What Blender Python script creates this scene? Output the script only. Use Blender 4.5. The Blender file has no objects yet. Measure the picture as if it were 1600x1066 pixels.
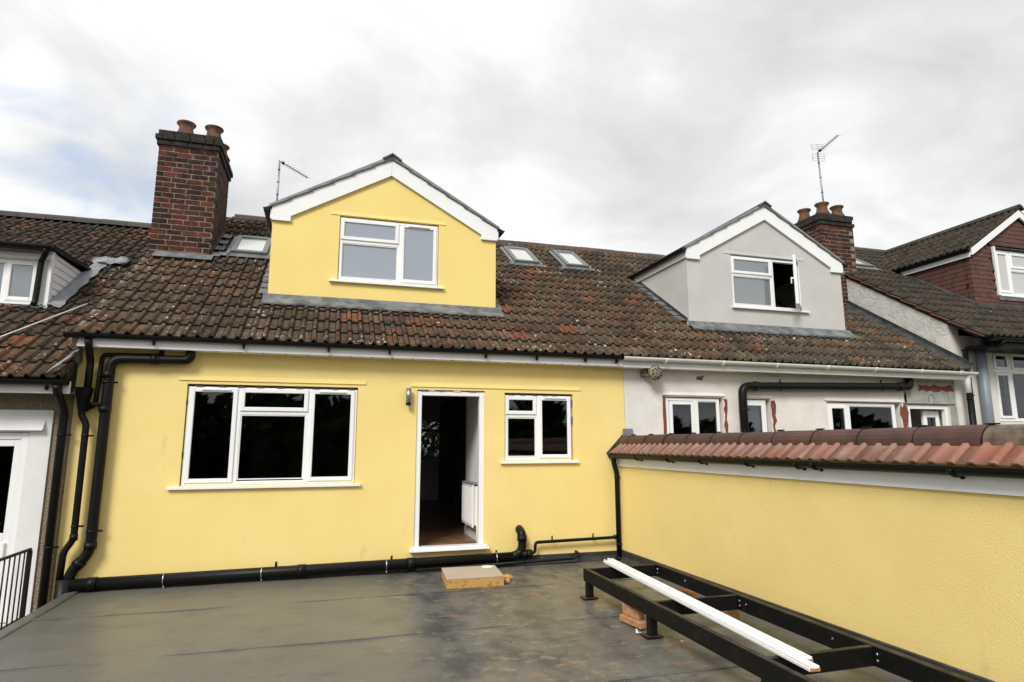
import bpy, bmesh, math, random
from mathutils import Vector, Matrix
random.seed(7)
R = math.radians
scene = bpy.context.scene
COL = scene.collection

# ------------------------------------------------------------------ camera
cam_d = bpy.data.cameras.new('camera'); cam = bpy.data.objects.new('camera', cam_d); COL.objects.link(cam)
cam_d.sensor_width = 36; cam_d.lens = 21.735; cam_d.clip_start = .05; cam_d.clip_end = 2000
cam.matrix_world = Matrix(((0.958, -0.0454, -0.283, 0.0), (-0.287, -0.158, -0.945, -8.513), (-0.0019, 0.987, -0.164, 1.638), (0, 0, 0, 1)))
q = cam.matrix_world.to_quaternion().normalized(); cam.rotation_mode = 'QUATERNION'
cam.matrix_world = Matrix.Translation((0, -8.513, 1.638)) @ q.to_matrix().to_4x4()
scene.camera = cam

# ------------------------------------------------------------------ exposure
scene.view_settings.view_transform = 'Standard'; scene.view_settings.look = 'None'
scene.view_settings.exposure = 1.02; scene.view_settings.gamma = 1; scene.view_settings.use_curve_mapping = False

# ------------------------------------------------------------------ sky: broken overcast over a Nishita sky
SUN_EL, SUN_AZ = 40, 217          # azimuth clockwise from +y; behind the camera, a little to the left
w = bpy.data.worlds.new('World'); scene.world = w; w.use_nodes = True
nt = w.node_tree; N_ = nt.nodes; L_ = nt.links
for n in list(N_): N_.remove(n)
def wn(t, **k):
    n = N_.new(t)
    for a, b in k.items(): setattr(n, a, b)
    return n
out = wn('ShaderNodeOutputWorld'); mix = wn('ShaderNodeMixShader')
bg_sky = wn('ShaderNodeBackground'); bg_cl = wn('ShaderNodeBackground')
sky = wn('ShaderNodeTexSky', sky_type='NISHITA', sun_disc=False, sun_elevation=R(SUN_EL), sun_rotation=R(SUN_AZ))
L_.new(sky.outputs[0], bg_sky.inputs[0]); bg_sky.inputs[1].default_value = .11
tc = wn('ShaderNodeTexCoord'); sep = wn('ShaderNodeSeparateXYZ'); L_.new(tc.outputs['Generated'], sep.inputs[0])
def wm(op, a, b=None, clamp=False):
    n = wn('ShaderNodeMath', operation=op, use_clamp=clamp)
    for i, v in enumerate((a, b)):
        if v is None: continue
        if isinstance(v, (int, float)): n.inputs[i].default_value = v
        else: L_.new(v, n.inputs[i])
    return n.outputs[0]
den = wm('ADD', wm('MAXIMUM', sep.outputs[2], 0.0), .22)
cmb = wn('ShaderNodeCombineXYZ')
L_.new(wm('DIVIDE', sep.outputs[0], den), cmb.inputs[0]); L_.new(wm('DIVIDE', sep.outputs[1], den), cmb.inputs[1])
def wnoise(scale, detail, rough, dist, off):
    mp = wn('ShaderNodeMapping'); mp.inputs['Location'].default_value = off
    L_.new(cmb.outputs[0], mp.inputs[0])
    n = wn('ShaderNodeTexNoise'); L_.new(mp.outputs[0], n.inputs['Vector'])
    n.inputs['Scale'].default_value = scale; n.inputs['Detail'].default_value = detail
    n.inputs['Roughness'].default_value = rough; n.inputs['Distortion'].default_value = dist
    return n.outputs[0]
n1 = wnoise(.95, 4, .45, .2, (52.2, 21.3, 6)); n2 = wnoise(2.6, 8, .56, .35, (3.1, 6.6, 9))
cl = wm('ADD', wm('MULTIPLY', n1, .64), wm('MULTIPLY', n2, .36))
rp = wn('ShaderNodeValToRGB'); L_.new(cl, rp.inputs[0]); e = rp.color_ramp.elements
e[0].position = .40; e[0].color = (.335, .341, .346, 1); e[1].position = .62; e[1].color = (.575, .575, .573, 1)
m_ = rp.color_ramp.elements.new(.5); m_.color = (.43, .434, .437, 1)
L_.new(rp.outputs[0], bg_cl.inputs[0]); bg_cl.inputs[1].default_value = 1.0
n3 = wnoise(2.4, 5, .5, .6, (1.62, 8.9, 2))
vd = wn('ShaderNodeVectorMath', operation='DOT_PRODUCT'); nv = wn('ShaderNodeVectorMath', operation='NORMALIZE')
L_.new(tc.outputs['Generated'], nv.inputs[0]); L_.new(nv.outputs[0], vd.inputs[0]); vd.inputs[1].default_value = (-.335, .873, .352)
gap = wm('MULTIPLY', wm('SUBTRACT', vd.outputs['Value'], .976), 50.0, True)      # a thin break in the cloud, low on the left
hole = wm('MULTIPLY', gap, wm('MULTIPLY', wm('SUBTRACT', n3, .46), 5.0, True))
hole = wm('MULTIPLY', hole, .6)
L_.new(wm('SUBTRACT', 1.0, hole, True), mix.inputs[0])
L_.new(bg_sky.outputs[0], mix.inputs[1]); L_.new(bg_cl.outputs[0], mix.inputs[2]); L_.new(mix.outputs[0], out.inputs[0])

sun_d = bpy.data.lights.new('sun', 'SUN'); sun_d.energy = 1.5; sun_d.angle = R(20); sun_d.color = (1, .97, .92)
sun = bpy.data.objects.new('sun', sun_d); COL.objects.link(sun)
az = R(SUN_AZ); sv = Vector((math.sin(az) * math.cos(R(SUN_EL)), math.cos(az) * math.cos(R(SUN_EL)), math.sin(R(SUN_EL))))
sun.rotation_euler = sv.to_track_quat('Z', 'Y').to_euler(); sun.location = sv * 40

# ------------------------------------------------------------------ materials
MATS = {}
def mat(name, col, rough=.7, var=.0, vscale=4., bump=0., bscale=60., spec=.5, metal=0., col2=None, lo=.4, hi=.62, detail=6, objcol=False):
    m = bpy.data.materials.new(name); m.use_nodes = True; t = m.node_tree; b = t.nodes['Principled BSDF']
    b.inputs['Roughness'].default_value = rough; b.inputs['Metallic'].default_value = metal
    b.inputs['Specular IOR Level'].default_value = spec
    geo = t.nodes.new('ShaderNodeNewGeometry')
    base = None
    if objcol:
        oi = t.nodes.new('ShaderNodeObjectInfo'); base = oi.outputs['Color']
    if col2 is None and var > 0: col2 = tuple(c * (1 - var) for c in col)
    if col2 is not None:
        n = t.nodes.new('ShaderNodeTexNoise'); n.inputs['Scale'].default_value = vscale; n.inputs['Detail'].default_value = detail
        n.inputs['Roughness'].default_value = .6
        t.links.new(geo.outputs['Position'], n.inputs['Vector'])
        r = t.nodes.new('ShaderNodeValToRGB'); r.color_ramp.elements[0].position = lo; r.color_ramp.elements[1].position = hi
        t.links.new(n.outputs[0], r.inputs[0])
        mx = t.nodes.new('ShaderNodeMix'); mx.data_type = 'RGBA'; t.links.new(r.outputs[0], mx.inputs[0])
        mx.inputs[6].default_value = (*col, 1); mx.inputs[7].default_value = (*col2, 1)
        if base is not None:
            t.links.new(base, mx.inputs[6])
        t.links.new(mx.outputs[2], b.inputs['Base Color']); m['mixnode'] = mx.name
    elif base is not None: t.links.new(base, b.inputs['Base Color'])
    else: b.inputs['Base Color'].default_value = (*col, 1)
    if bump > 0:
        n = t.nodes.new('ShaderNodeTexNoise'); n.inputs['Scale'].default_value = bscale; n.inputs['Detail'].default_value = 4
        t.links.new(geo.outputs['Position'], n.inputs['Vector'])
        bp = t.nodes.new('ShaderNodeBump'); bp.inputs['Distance'].default_value = bump; bp.inputs['Strength'].default_value = 1
        t.links.new(n.outputs[0], bp.inputs['Height']); t.links.new(bp.outputs[0], b.inputs['Normal'])
    MATS[name] = m; return m
def overlay(m, col, scale, lo, hi, kind='noise', mask=None, detail=5, stretch=None):
    """mix a further colour over a material where a noise (or spots) passes a threshold"""
    t = m.node_tree; b = t.nodes['Principled BSDF']; geo = t.nodes.new('ShaderNodeNewGeometry'); src = geo.outputs['Position']
    if stretch:
        mp = t.nodes.new('ShaderNodeMapping'); mp.inputs['Scale'].default_value = stretch; t.links.new(src, mp.inputs[0]); src = mp.outputs[0]
    if kind == 'noise':
        n = t.nodes.new('ShaderNodeTexNoise'); n.inputs['Detail'].default_value = detail; n.inputs['Roughness'].default_value = .62; o = n.outputs[0]
    else:
        n = t.nodes.new('ShaderNodeTexVoronoi'); o = n.outputs['Distance']
    n.inputs['Scale'].default_value = scale; t.links.new(src, n.inputs['Vector'])
    r = t.nodes.new('ShaderNodeMapRange'); r.inputs[1].default_value = lo; r.inputs[2].default_value = hi; t.links.new(o, r.inputs[0])
    f = r.outputs[0]
    if mask:
        n2 = t.nodes.new('ShaderNodeTexNoise'); n2.inputs['Scale'].default_value = mask[0]; n2.inputs['Detail'].default_value = 4
        t.links.new(geo.outputs['Position'], n2.inputs['Vector'])
        r2 = t.nodes.new('ShaderNodeMapRange'); r2.inputs[1].default_value = mask[1]; r2.inputs[2].default_value = mask[2]; t.links.new(n2.outputs[0], r2.inputs[0])
        mu = t.nodes.new('ShaderNodeMath'); mu.operation = 'MULTIPLY'; t.links.new(f, mu.inputs[0]); t.links.new(r2.outputs[0], mu.inputs[1]); f = mu.outputs[0]
    old = b.inputs['Base Color']; mx = t.nodes.new('ShaderNodeMix'); mx.data_type = 'RGBA'
    if old.is_linked: s = old.links[0].from_socket; t.links.new(s, mx.inputs[6])
    else: mx.inputs[6].default_value = old.default_value
    mx.inputs[7].default_value = (*col, 1); t.links.new(f, mx.inputs[0]); t.links.new(mx.outputs[2], old)
    return m

YEL = mat('yellow_render', (.875, .69, .275), .9, col2=(.84, .655, .25), vscale=1.3, bump=.0034, bscale=80, spec=.15)
overlay(YEL, (.60, .47, .20), 3.0, .66, .86, stretch=(1, 1, .35))
YEL_S = mat('smooth_yellow_render', (.88, .69, .25), .85, col2=(.85, .66, .235), vscale=1.3, bump=.003, bscale=90, spec=.25)
GREY_R = mat('pale_grey_render', (.56, .55, .52), .9, var=.07, vscale=2, bump=.003, bscale=90, spec=.2)
PEBW = mat('white_pebbledash', (.78, .745, .69), .9, var=.1, vscale=3, bump=.01, bscale=48, spec=.2)
overlay(PEBW, (.36, .32, .26), 16, .66, .78, mask=(2.2, .5, .65))
PEBB = mat('brown_pebbledash', (.20, .15, .10), .95, col2=(.38, .32, .24), vscale=70, lo=.45, hi=.6, bump=.012, bscale=60, spec=.2, detail=2)
FLANKW = mat('rough_white_render', (.62, .61, .57), .9, var=.12, vscale=5, bump=.02, bscale=14, spec=.2)
WHITE = mat('white_plastic', (.86, .86, .855), .35, var=.03, vscale=3)
WHITE_D = mat('weathered_white_plastic', (.78, .77, .74), .45, var=.08, vscale=6)
WHITEP = mat('white_paint', (.76, .76, .75), .7, var=.06, vscale=4, bump=.002, bscale=30)
BLACK = mat('black_plastic', (.005, .005, .005), .45, var=.3, vscale=7, spec=.22)
GUNMETAL = mat('black_painted_steel', (.006, .006, .006), .5, col2=(.022, .017, .012), vscale=9, lo=.55, hi=.78, spec=.2)
IRON = mat('black_iron', (.008, .008, .008), .5, spec=.25)
def dust(m, col, lo=.75, hi=.98, amt=.8):
    """site dust lying on upward faces, broken by noise"""
    t = m.node_tree; b = t.nodes['Principled BSDF']; geo = t.nodes.new('ShaderNodeNewGeometry'); sp = t.nodes.new('ShaderNodeSeparateXYZ'); t.links.new(geo.outputs['Normal'], sp.inputs[0])
    r = t.nodes.new('ShaderNodeMapRange'); r.inputs[1].default_value = lo; r.inputs[2].default_value = hi; r.inputs[4].default_value = amt; t.links.new(sp.outputs[2], r.inputs[0])
    n = t.nodes.new('ShaderNodeTexNoise'); n.inputs['Scale'].default_value = 7; n.inputs['Detail'].default_value = 6; t.links.new(geo.outputs['Position'], n.inputs['Vector'])
    r2 = t.nodes.new('ShaderNodeMapRange'); r2.inputs[1].default_value = .35; r2.inputs[2].default_value = .65; t.links.new(n.outputs[0], r2.inputs[0])
    mu = t.nodes.new('ShaderNodeMath'); mu.operation = 'MULTIPLY'; t.links.new(r.outputs[0], mu.inputs[0]); t.links.new(r2.outputs[0], mu.inputs[1])
    old = b.inputs['Base Color']; s_ = old.links[0].from_socket; mx = t.nodes.new('ShaderNodeMix'); mx.data_type = 'RGBA'
    t.links.new(mu.outputs[0], mx.inputs[0]); t.links.new(s_, mx.inputs[6]); mx.inputs[7].default_value = (*col, 1); t.links.new(mx.outputs[2], old)
dust(GUNMETAL, (.075, .058, .036)); dust(BLACK, (.035, .032, .027), .5, .95, .7)
GALV = mat('galvanised_steel', (.62, .62, .62), .35, metal=1, var=.2, vscale=20)
LEAD = mat('lead_sheet', (.085, .088, .092), .55, col2=(.19, .20, .21), vscale=5, bump=.004, bscale=12)
LEADD = mat('dark_lead_sheet', (.022, .024, .026), .6, col2=(.055, .06, .063), vscale=5, bump=.003, bscale=12)
SILVERF = mat('silver_flashing_tape', (.42, .43, .45), .45, col2=(.55, .56, .58), vscale=12, bump=.012, bscale=18)
GREYPIPE = mat('grey_plastic_pipe', (.20, .235, .265), .45, var=.1)
TILE = mat('weathered_clay_tile', (.1, .07, .05), .9, col2=(.052, .040, .028), vscale=7, lo=.38, hi=.68, bump=.006, bscale=60, spec=.12, objcol=True)
overlay(TILE, (.25, .088, .036), 8, .50, .68, mask=(.8, .47, .62))
overlay(TILE, (.165, .115, .068), 13, .54, .76)
overlay(TILE, (.018, .015, .012), 9, .55, .74)
overlay(TILE, (.16, .135, .095), 34, .56, .72, mask=(2.5, .42, .6))
overlay(TILE, (.66, .61, .50), 11, .30, .12, kind='spots', mask=(1.9, .54, .64))
overlay(TILE, (.58, .54, .45), 36, .26, .12, kind='spots', mask=(3.2, .50, .62))
TILE_D = mat('dark_clay_tile', (.05, .045, .04), .9, col2=(.07, .06, .045), vscale=6, bump=.004, bscale=50, spec=.15, objcol=True)
overlay(TILE_D, (.5, .48, .42), 12, .17, .07, kind='spots', mask=(2.2, .54, .66))
DECK = mat('roof_underlay', (.025, .02, .017), .95)
SLATE = mat('grey_slate_tile', (.14, .145, .15), .7, col2=(.09, .092, .095), vscale=9, bump=.003, bscale=60, objcol=True)
RIDGE_W = mat('main_ridge_clay', (.10, .06, .045), .9, col2=(.06, .055, .05), vscale=5, bump=.004, bscale=40, objcol=True)
TERRA = mat('pink_terracotta_tile', (.36, .15, .10), .75, col2=(.29, .175, .135), vscale=4, bump=.002, bscale=60, spec=.3, objcol=True)
overlay(TERRA, (.36, .25, .19), 5, .52, .72)
RIDGEB = mat('brown_ridge_tile', (.075, .032, .022), .65, col2=(.055, .027, .02), vscale=6, bump=.002, bscale=70, objcol=True)
overlay(RIDGEB, (.35, .30, .24), 60, .12, .06, kind='spots', mask=(4, .55, .65))
BRICK = mat('red_brick', (.2, .06, .04), .9, col2=(.09, .05, .04), vscale=14, lo=.5, hi=.72, bump=.006, bscale=60, spec=.15, objcol=True)
overlay(BRICK, (.022, .017, .015), 5, .50, .66)
overlay(BRICK, (.30, .26, .18), 7, .60, .76, mask=(1.3, .45, .6))
SOOT = mat('sooty_brick', (.016, .014, .012), .95, col2=(.035, .027, .02), vscale=9, bump=.008, bscale=40, objcol=True)
MORTAR = mat('mortar', (.27, .225, .165), .95, col2=(.10, .082, .065), vscale=8, bump=.006, bscale=60)
CEMENT = mat('cement_fillet', (.20, .18, .15), .95, col2=(.11, .095, .08), vscale=9, bump=.008, bscale=40)
POT = mat('clay_chimney_pot', (.16, .066, .030), .9, col2=(.055, .042, .030), vscale=9, lo=.42, hi=.6, bump=.004, bscale=40)
HUNG = mat('red_hung_tile', (.16, .055, .035), .85, col2=(.11, .048, .036), vscale=10, bump=.003, bscale=70, objcol=True)
REDBRK = mat('exposed_red_brick', (.24, .06, .035), .95, col2=(.14, .045, .03), vscale=16, bump=.01, bscale=40)
BARE = mat('bare_grey_render', (.36, .36, .33), .95, col2=(.28, .28, .25), vscale=6, bump=.004, bscale=40)
TIMBER = mat('sawn_timber', (.46, .25, .12), .8, col2=(.34, .16, .07), vscale=16, bump=.003, bscale=40)
FOAM = mat('orange_insulation_foam', (.52, .30, .09), .9, col2=(.30, .16, .05), vscale=22, lo=.5, hi=.68, bump=.006, bscale=60)
CARD = mat('beige_facing_sheet', (.46, .38, .30), .75, var=.06, vscale=5)
FLOORW = mat('brown_floor_board', (.26, .15, .08), .3, col2=(.15, .08, .04), vscale=6)
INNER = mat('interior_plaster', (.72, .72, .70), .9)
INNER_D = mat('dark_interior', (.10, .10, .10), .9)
ALU = mat('aerial_aluminium', (.30, .30, .31), .45, metal=.6)
LEAF = mat('green_leaves', (.045, .075, .02), .8, col2=(.02, .04, .012), vscale=.8, spec=.2)
BARK = mat('bark', (.07, .055, .04), .95)
GROUND = mat('ground_soil', (.07, .085, .045), .95, col2=(.10, .09, .07), vscale=.6)
LAMPM = mat('brushed_lamp_metal', (.35, .35, .34), .35, metal=.8)
STAINY = mat('aged_flue_metal', (.34, .28, .18), .6, col2=(.10, .085, .06), vscale=26, lo=.42, hi=.6, bump=.003, bscale=60)
BLUET = mat('blue_tape', (.05, .14, .35), .6)
DARKT = mat('dark_packer', (.03, .04, .07), .6)
SILLG = mat('grey_trim', (.20, .205, .21), .5)

def glass(name, tint, ior=1.5, diffuse=None, diffuse_fac=0.):
    m = bpy.data.materials.new(name); m.use_nodes = True; t = m.node_tree
    for n in list(t.nodes): t.nodes.remove(n)
    o = t.nodes.new('ShaderNodeOutputMaterial'); tr = t.nodes.new('ShaderNodeBsdfTransparent'); tr.inputs[0].default_value = (*tint, 1)
    gl = t.nodes.new('ShaderNodeBsdfGlossy'); gl.inputs['Roughness'].default_value = .015; gl.inputs[0].default_value = (.95, .97, 1, 1)
    fr = t.nodes.new('ShaderNodeFresnel'); fr.inputs[0].default_value = ior
    mx = t.nodes.new('ShaderNodeMixShader'); s = tr.outputs[0]
    if diffuse:
        d = t.nodes.new('ShaderNodeBsdfDiffuse'); d.inputs[0].default_value = (*diffuse, 1)
        m2 = t.nodes.new('ShaderNodeMixShader'); m2.inputs[0].default_value = diffuse_fac
        t.links.new(s, m2.inputs[1]); t.links.new(d.outputs[0], m2.inputs[2]); s = m2.outputs[0]
    t.links.new(fr.outputs[0], mx.inputs[0]); t.links.new(s, mx.inputs[1]); t.links.new(gl.outputs[0], mx.inputs[2]); t.links.new(mx.outputs[0], o.inputs[0])
    return m
GLASS = glass('clear_dark_glass', (.45, .48, .48), 1.6)
GLASS_F = glass('pale_dormer_glass', (.5, .5, .5), 2.1, (.33, .375, .44), .75)  # pane colour is mostly an even diffuse grey-blue
GLASS_S = glass('pale_rooflight_glass', (.5, .5, .5), 1.8, (.62, .62, .60), .85)
GLASS_C = glass('half_reflecting_glass', (.6, .62, .62), 2.2, (.30, .35, .36), .55)

# flat roof membrane
ROOFM = mat('grey_roof_membrane', (.142, .139, .119), .38, col2=(.122, .122, .109), vscale=1.1, bump=.003, bscale=10, spec=.4)
overlay(ROOFM, (.175, .150, .110), 1.1, .50, .74, stretch=(.6, 1.4, 1))
overlay(ROOFM, (.098, .098, .090), 3.5, .52, .70, stretch=(.8, 1.1, 1))
def zone(m, col, x0, w_, sc, lo, hi, st):
    """a stained strip round x0, broken up by noise"""
    t = m.node_tree; b = t.nodes['Principled BSDF']; geo = t.nodes.new('ShaderNodeNewGeometry'); sp = t.nodes.new('ShaderNodeSeparateXYZ'); t.links.new(geo.outputs['Position'], sp.inputs[0])
    def mth(op, a, b_, c=False):
        n = t.nodes.new('ShaderNodeMath'); n.operation = op; n.use_clamp = c
        for i, v in enumerate((a, b_)):
            if isinstance(v, (int, float)): n.inputs[i].default_value = v
            else: t.links.new(v, n.inputs[i])
        return n.outputs[0]
    mp = t.nodes.new('ShaderNodeMapping'); mp.inputs['Scale'].default_value = st; t.links.new(geo.outputs['Position'], mp.inputs[0])
    n = t.nodes.new('ShaderNodeTexNoise'); n.inputs['Scale'].default_value = sc; n.inputs['Detail'].default_value = 7; n.inputs['Roughness'].default_value = .65; t.links.new(mp.outputs[0], n.inputs['Vector'])
    k = mth('SUBTRACT', 1.0, mth('DIVIDE', mth('ABSOLUTE', mth('SUBTRACT', sp.outputs[0], x0), 0), w_), True)
    k = mth('MULTIPLY', k, 2.0, True)
    r = t.nodes.new('ShaderNodeMapRange'); r.inputs[1].default_value = lo; r.inputs[2].default_value = hi; t.links.new(n.outputs[0], r.inputs[0])
    f = mth('MULTIPLY', k, r.outputs[0]); old = b.inputs['Base Color']; s_ = old.links[0].from_socket
    mx = t.nodes.new('ShaderNodeMix'); mx.data_type = 'RGBA'; t.links.new(f, mx.inputs[0]); t.links.new(s_, mx.inputs[6]); mx.inputs[7].default_value = (*col, 1); t.links.new(mx.outputs[2], old)
overlay(ROOFM, (.21, .185, .145), 45, .60, .72, mask=(2, .42, .6))
overlay(ROOFM, (.07, .068, .06), 60, .58, .70, mask=(2.6, .42, .6))
zone(ROOFM, (.056, .059, .063), 1.55, .95, 3.2, .42, .60, (1, .75, 1))
zone(ROOFM, (.072, .072, .068), 2.9, 1.6, 4.0, .48, .62, (1, .7, 1))
zone(ROOFM, (.30, .165, .085), 2.6, 2.0, 4.2, .58, .70, (.8, 1.1, 1))
zone(ROOFM, (.24, .23, .205), 1.9, 2.2, 6.5, .57, .70, (.8, 1.2, 1))
overlay(ROOFM, (.24, .225, .19), 9, .63, .76, mask=(.9, .5, .62), stretch=(.5, 1.3, 1))
overlay(ROOFM, (.48, .47, .44), 22, .09, .05, kind='spots', mask=(3, .60, .68))

# ------------------------------------------------------------------ building helpers
WL = {}
def empty(name, loc, label=None, cat=None, group=None):
    o = bpy.data.objects.new(name, None); COL.objects.link(o); o.location = loc; WL[o.name] = Vector(loc)
    o.empty_display_size = .2
    if label: tag(o, label, cat, group)
    return o
def tag(o, label, cat, group=None):
    o['label'] = label; o['category'] = cat
    if group: o['group'] = group
    return o
def place(o, parent, loc):
    loc = Vector(loc); WL[o.name] = loc
    if parent is not None: o.parent = parent; o.location = loc - WL[parent.name]
    else: o.location = loc
class MB:
    def __init__(s): s.bm = bmesh.new()
    def _add(s, verts, faces):
        vs = [s.bm.verts.new(v) for v in verts]
        for f in faces:
            try: s.bm.faces.new([vs[i] for i in f])
            except ValueError: pass
        return s
    def box(s, x0, x1, y0, y1, z0, z1, bev=0.):
        if x0 > x1: x0, x1 = x1, x0
        if y0 > y1: y0, y1 = y1, y0
        if z0 > z1: z0, z1 = z1, z0
        r = bmesh.ops.create_cube(s.bm, size=1)
        for v in r['verts']: v.co = Vector((x0 + (v.co.x + .5) * (x1 - x0), y0 + (v.co.y + .5) * (y1 - y0), z0 + (v.co.z + .5) * (z1 - z0)))
        if bev > 0:
            ed = list({e for v in r['verts'] for e in v.link_edges})
            bmesh.ops.bevel(s.bm, geom=ed, offset=min(bev, .45 * min(x1 - x0, y1 - y0, z1 - z0)), segments=1, affect='EDGES', profile=.5)
        return s
    def obox(s, M, sx, sy, sz, bev=0.):
        """box of size sx,sy,sz centred in the frame M"""
        r = bmesh.ops.create_cube(s.bm, size=1)
        vs = r['verts']
        for v in vs: v.co = Vector((v.co.x * sx, v.co.y * sy, v.co.z * sz))
        if bev > 0:
            ed = list({e for v in vs for e in v.link_edges})
            rr = bmesh.ops.bevel(s.bm, geom=ed, offset=bev, segments=1, affect='EDGES', profile=.5); vs = list({v for f in rr['faces'] for v in f.verts} | {v for v in vs if v.is_valid})
        for v in vs: v.co = M @ v.co
        return s
    def prism(s, pts, ax, a, b):
        """polygon pts (2D) extruded along axis ax from a to b; ax 'y': pts=(x,z); 'x': pts=(y,z); 'z': pts=(x,y)"""
        def P(p, t): return {'y': (p[0], t, p[1]), 'x': (t, p[0], p[1]), 'z': (p[0], p[1], t)}[ax]
        n = len(pts); v = [P(p, a) for p in pts] + [P(p, b) for p in pts]
        f = [list(range(n)), list(range(n, 2 * n))[::-1]] + [[i, (i + 1) % n, n + (i + 1) % n, n + i] for i in range(n)]
        return s._add(v, f)
    def tube(s, path, r, seg=12, cap=True, squash=1.):
        path = [Vector(p) for p in path]; rings = []
        rr = r if isinstance(r, (list, tuple)) else [r] * len(path)
        up = None
        for i, p in enumerate(path):
            d = (path[min(i + 1, len(path) - 1)] - path[max(i - 1, 0)]).normalized()
            if up is None: up = Vector((0, 0, 1)) if abs(d.z) < .9 else Vector((0, 1, 0))
            a = d.cross(up).normalized()
            if a.length < .1: a = d.orthogonal().normalized()
            b = a.cross(d).normalized(); up = b
            rings.append([s.bm.verts.new(p + (a * math.cos(t) + b * math.sin(t) * squash) * rr[i]) for t in [2 * math.pi * k / seg for k in range(seg)]])
        for A, B in zip(rings, rings[1:]):
            for k in range(seg): s.bm.faces.new((A[k], A[(k + 1) % seg], B[(k + 1) % seg], B[k])).smooth = True
        if cap: s.bm.faces.new(rings[0][::-1]); s.bm.faces.new(rings[-1])
        return s
    def lathe(s, c, prof, seg=20):
        c = Vector(c); rings = [[s.bm.verts.new(c + Vector((r * math.cos(2 * math.pi * k / seg), r * math.sin(2 * math.pi * k / seg), z))) for k in range(seg)] for r, z in prof]
        for A, B in zip(rings, rings[1:]):
            for k in range(seg): s.bm.faces.new((A[k], A[(k + 1) % seg], B[(k + 1) % seg], B[k])).smooth = True
        s.bm.faces.new(rings[0][::-1]); s.bm.faces.new(rings[-1]); return s
    def wall(s, x0, x1, z0, z1, y0, y1, ops):
        """wall in the xz plane from y0 (front) to y1 with rectangular openings (xa, xb, za, zb)"""
        xs = sorted({x0, x1, *[c for o in ops for c in o[:2] if x0 < c < x1]}); zs = sorted({z0, z1, *[c for o in ops for c in o[2:] if z0 < c < z1]})
        solid = lambda i, j: 0 <= i < len(xs) - 1 and 0 <= j < len(zs) - 1 and not any(o[0] - 1e-6 <= xs[i] and xs[i + 1] <= o[1] + 1e-6 and o[2] - 1e-6 <= zs[j] and zs[j + 1] <= o[3] + 1e-6 for o in ops)
        V = {}
        def v(i, j, k):
            if (i, j, k) not in V: V[(i, j, k)] = s.bm.verts.new((xs[i], (y0, y1)[k], zs[j]))
            return V[(i, j, k)]
        F = s.bm.faces.new
        for i in range(len(xs) - 1):
            for j in range(len(zs) - 1):
                if not solid(i, j): continue
                F((v(i, j, 0), v(i + 1, j, 0), v(i + 1, j + 1, 0), v(i, j + 1, 0))); F((v(i, j, 1), v(i, j + 1, 1), v(i + 1, j + 1, 1), v(i + 1, j, 1)))
                if not solid(i - 1, j): F((v(i, j, 0), v(i, j + 1, 0), v(i, j + 1, 1), v(i, j, 1)))
                if not solid(i + 1, j): F((v(i + 1, j, 0), v(i + 1, j, 1), v(i + 1, j + 1, 1), v(i + 1, j + 1, 0)))
                if not solid(i, j - 1): F((v(i, j, 0), v(i, j, 1), v(i + 1, j, 1), v(i + 1, j, 0)))
                if not solid(i, j + 1): F((v(i, j + 1, 0), v(i + 1, j + 1, 0), v(i + 1, j + 1, 1), v(i, j + 1, 1)))
        return s
    def build(s, name, m, parent=None, origin=None):
        bmesh.ops.recalc_face_normals(s.bm, faces=s.bm.faces)
        co = [v.co for v in s.bm.verts]
        lo = Vector([min(c[i] for c in co) for i in range(3)]); hi = Vector([max(c[i] for c in co) for i in range(3)])
        c = Vector(origin) if origin else Vector(((lo.x + hi.x) / 2, (lo.y + hi.y) / 2, lo.z))
        bmesh.ops.translate(s.bm, verts=s.bm.verts, vec=-c)
        me = bpy.data.meshes.new(name); s.bm.to_mesh(me); s.bm.free(); me.materials.append(m)
        o = bpy.data.objects.new(name, me); COL.objects.link(o); place(o, parent, c); return o
def inst(name, me, parent, loc, rot=(0, 0, 0), color=None, scale=None):
    o = bpy.data.objects.new(name, me); COL.objects.link(o); place(o, parent, loc); o.rotation_euler = rot
    if color: o.color = (*color, 1)
    if scale: o.scale = scale
    return o
def bend(p, r=.07, n=5):
    """round the corners of a polyline"""
    p = [Vector(a) for a in p]; o = [p[0]]
    for a, b, c in zip(p, p[1:], p[2:]):
        d1 = (a - b); d2 = (c - b); k = min(r, d1.length * .49, d2.length * .49); u = b + d1.normalized() * k; w_ = b + d2.normalized() * k
        o += [u.lerp(b, t).lerp(b.lerp(w_, t), t) for t in [i / n for i in range(n + 1)]]
    return o + [p[-1]]
def jit(c, a): k = 1 + random.uniform(-a, a); return tuple(max(0, x * k * (1 + random.uniform(-a, a) * .25)) for x in c)

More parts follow.
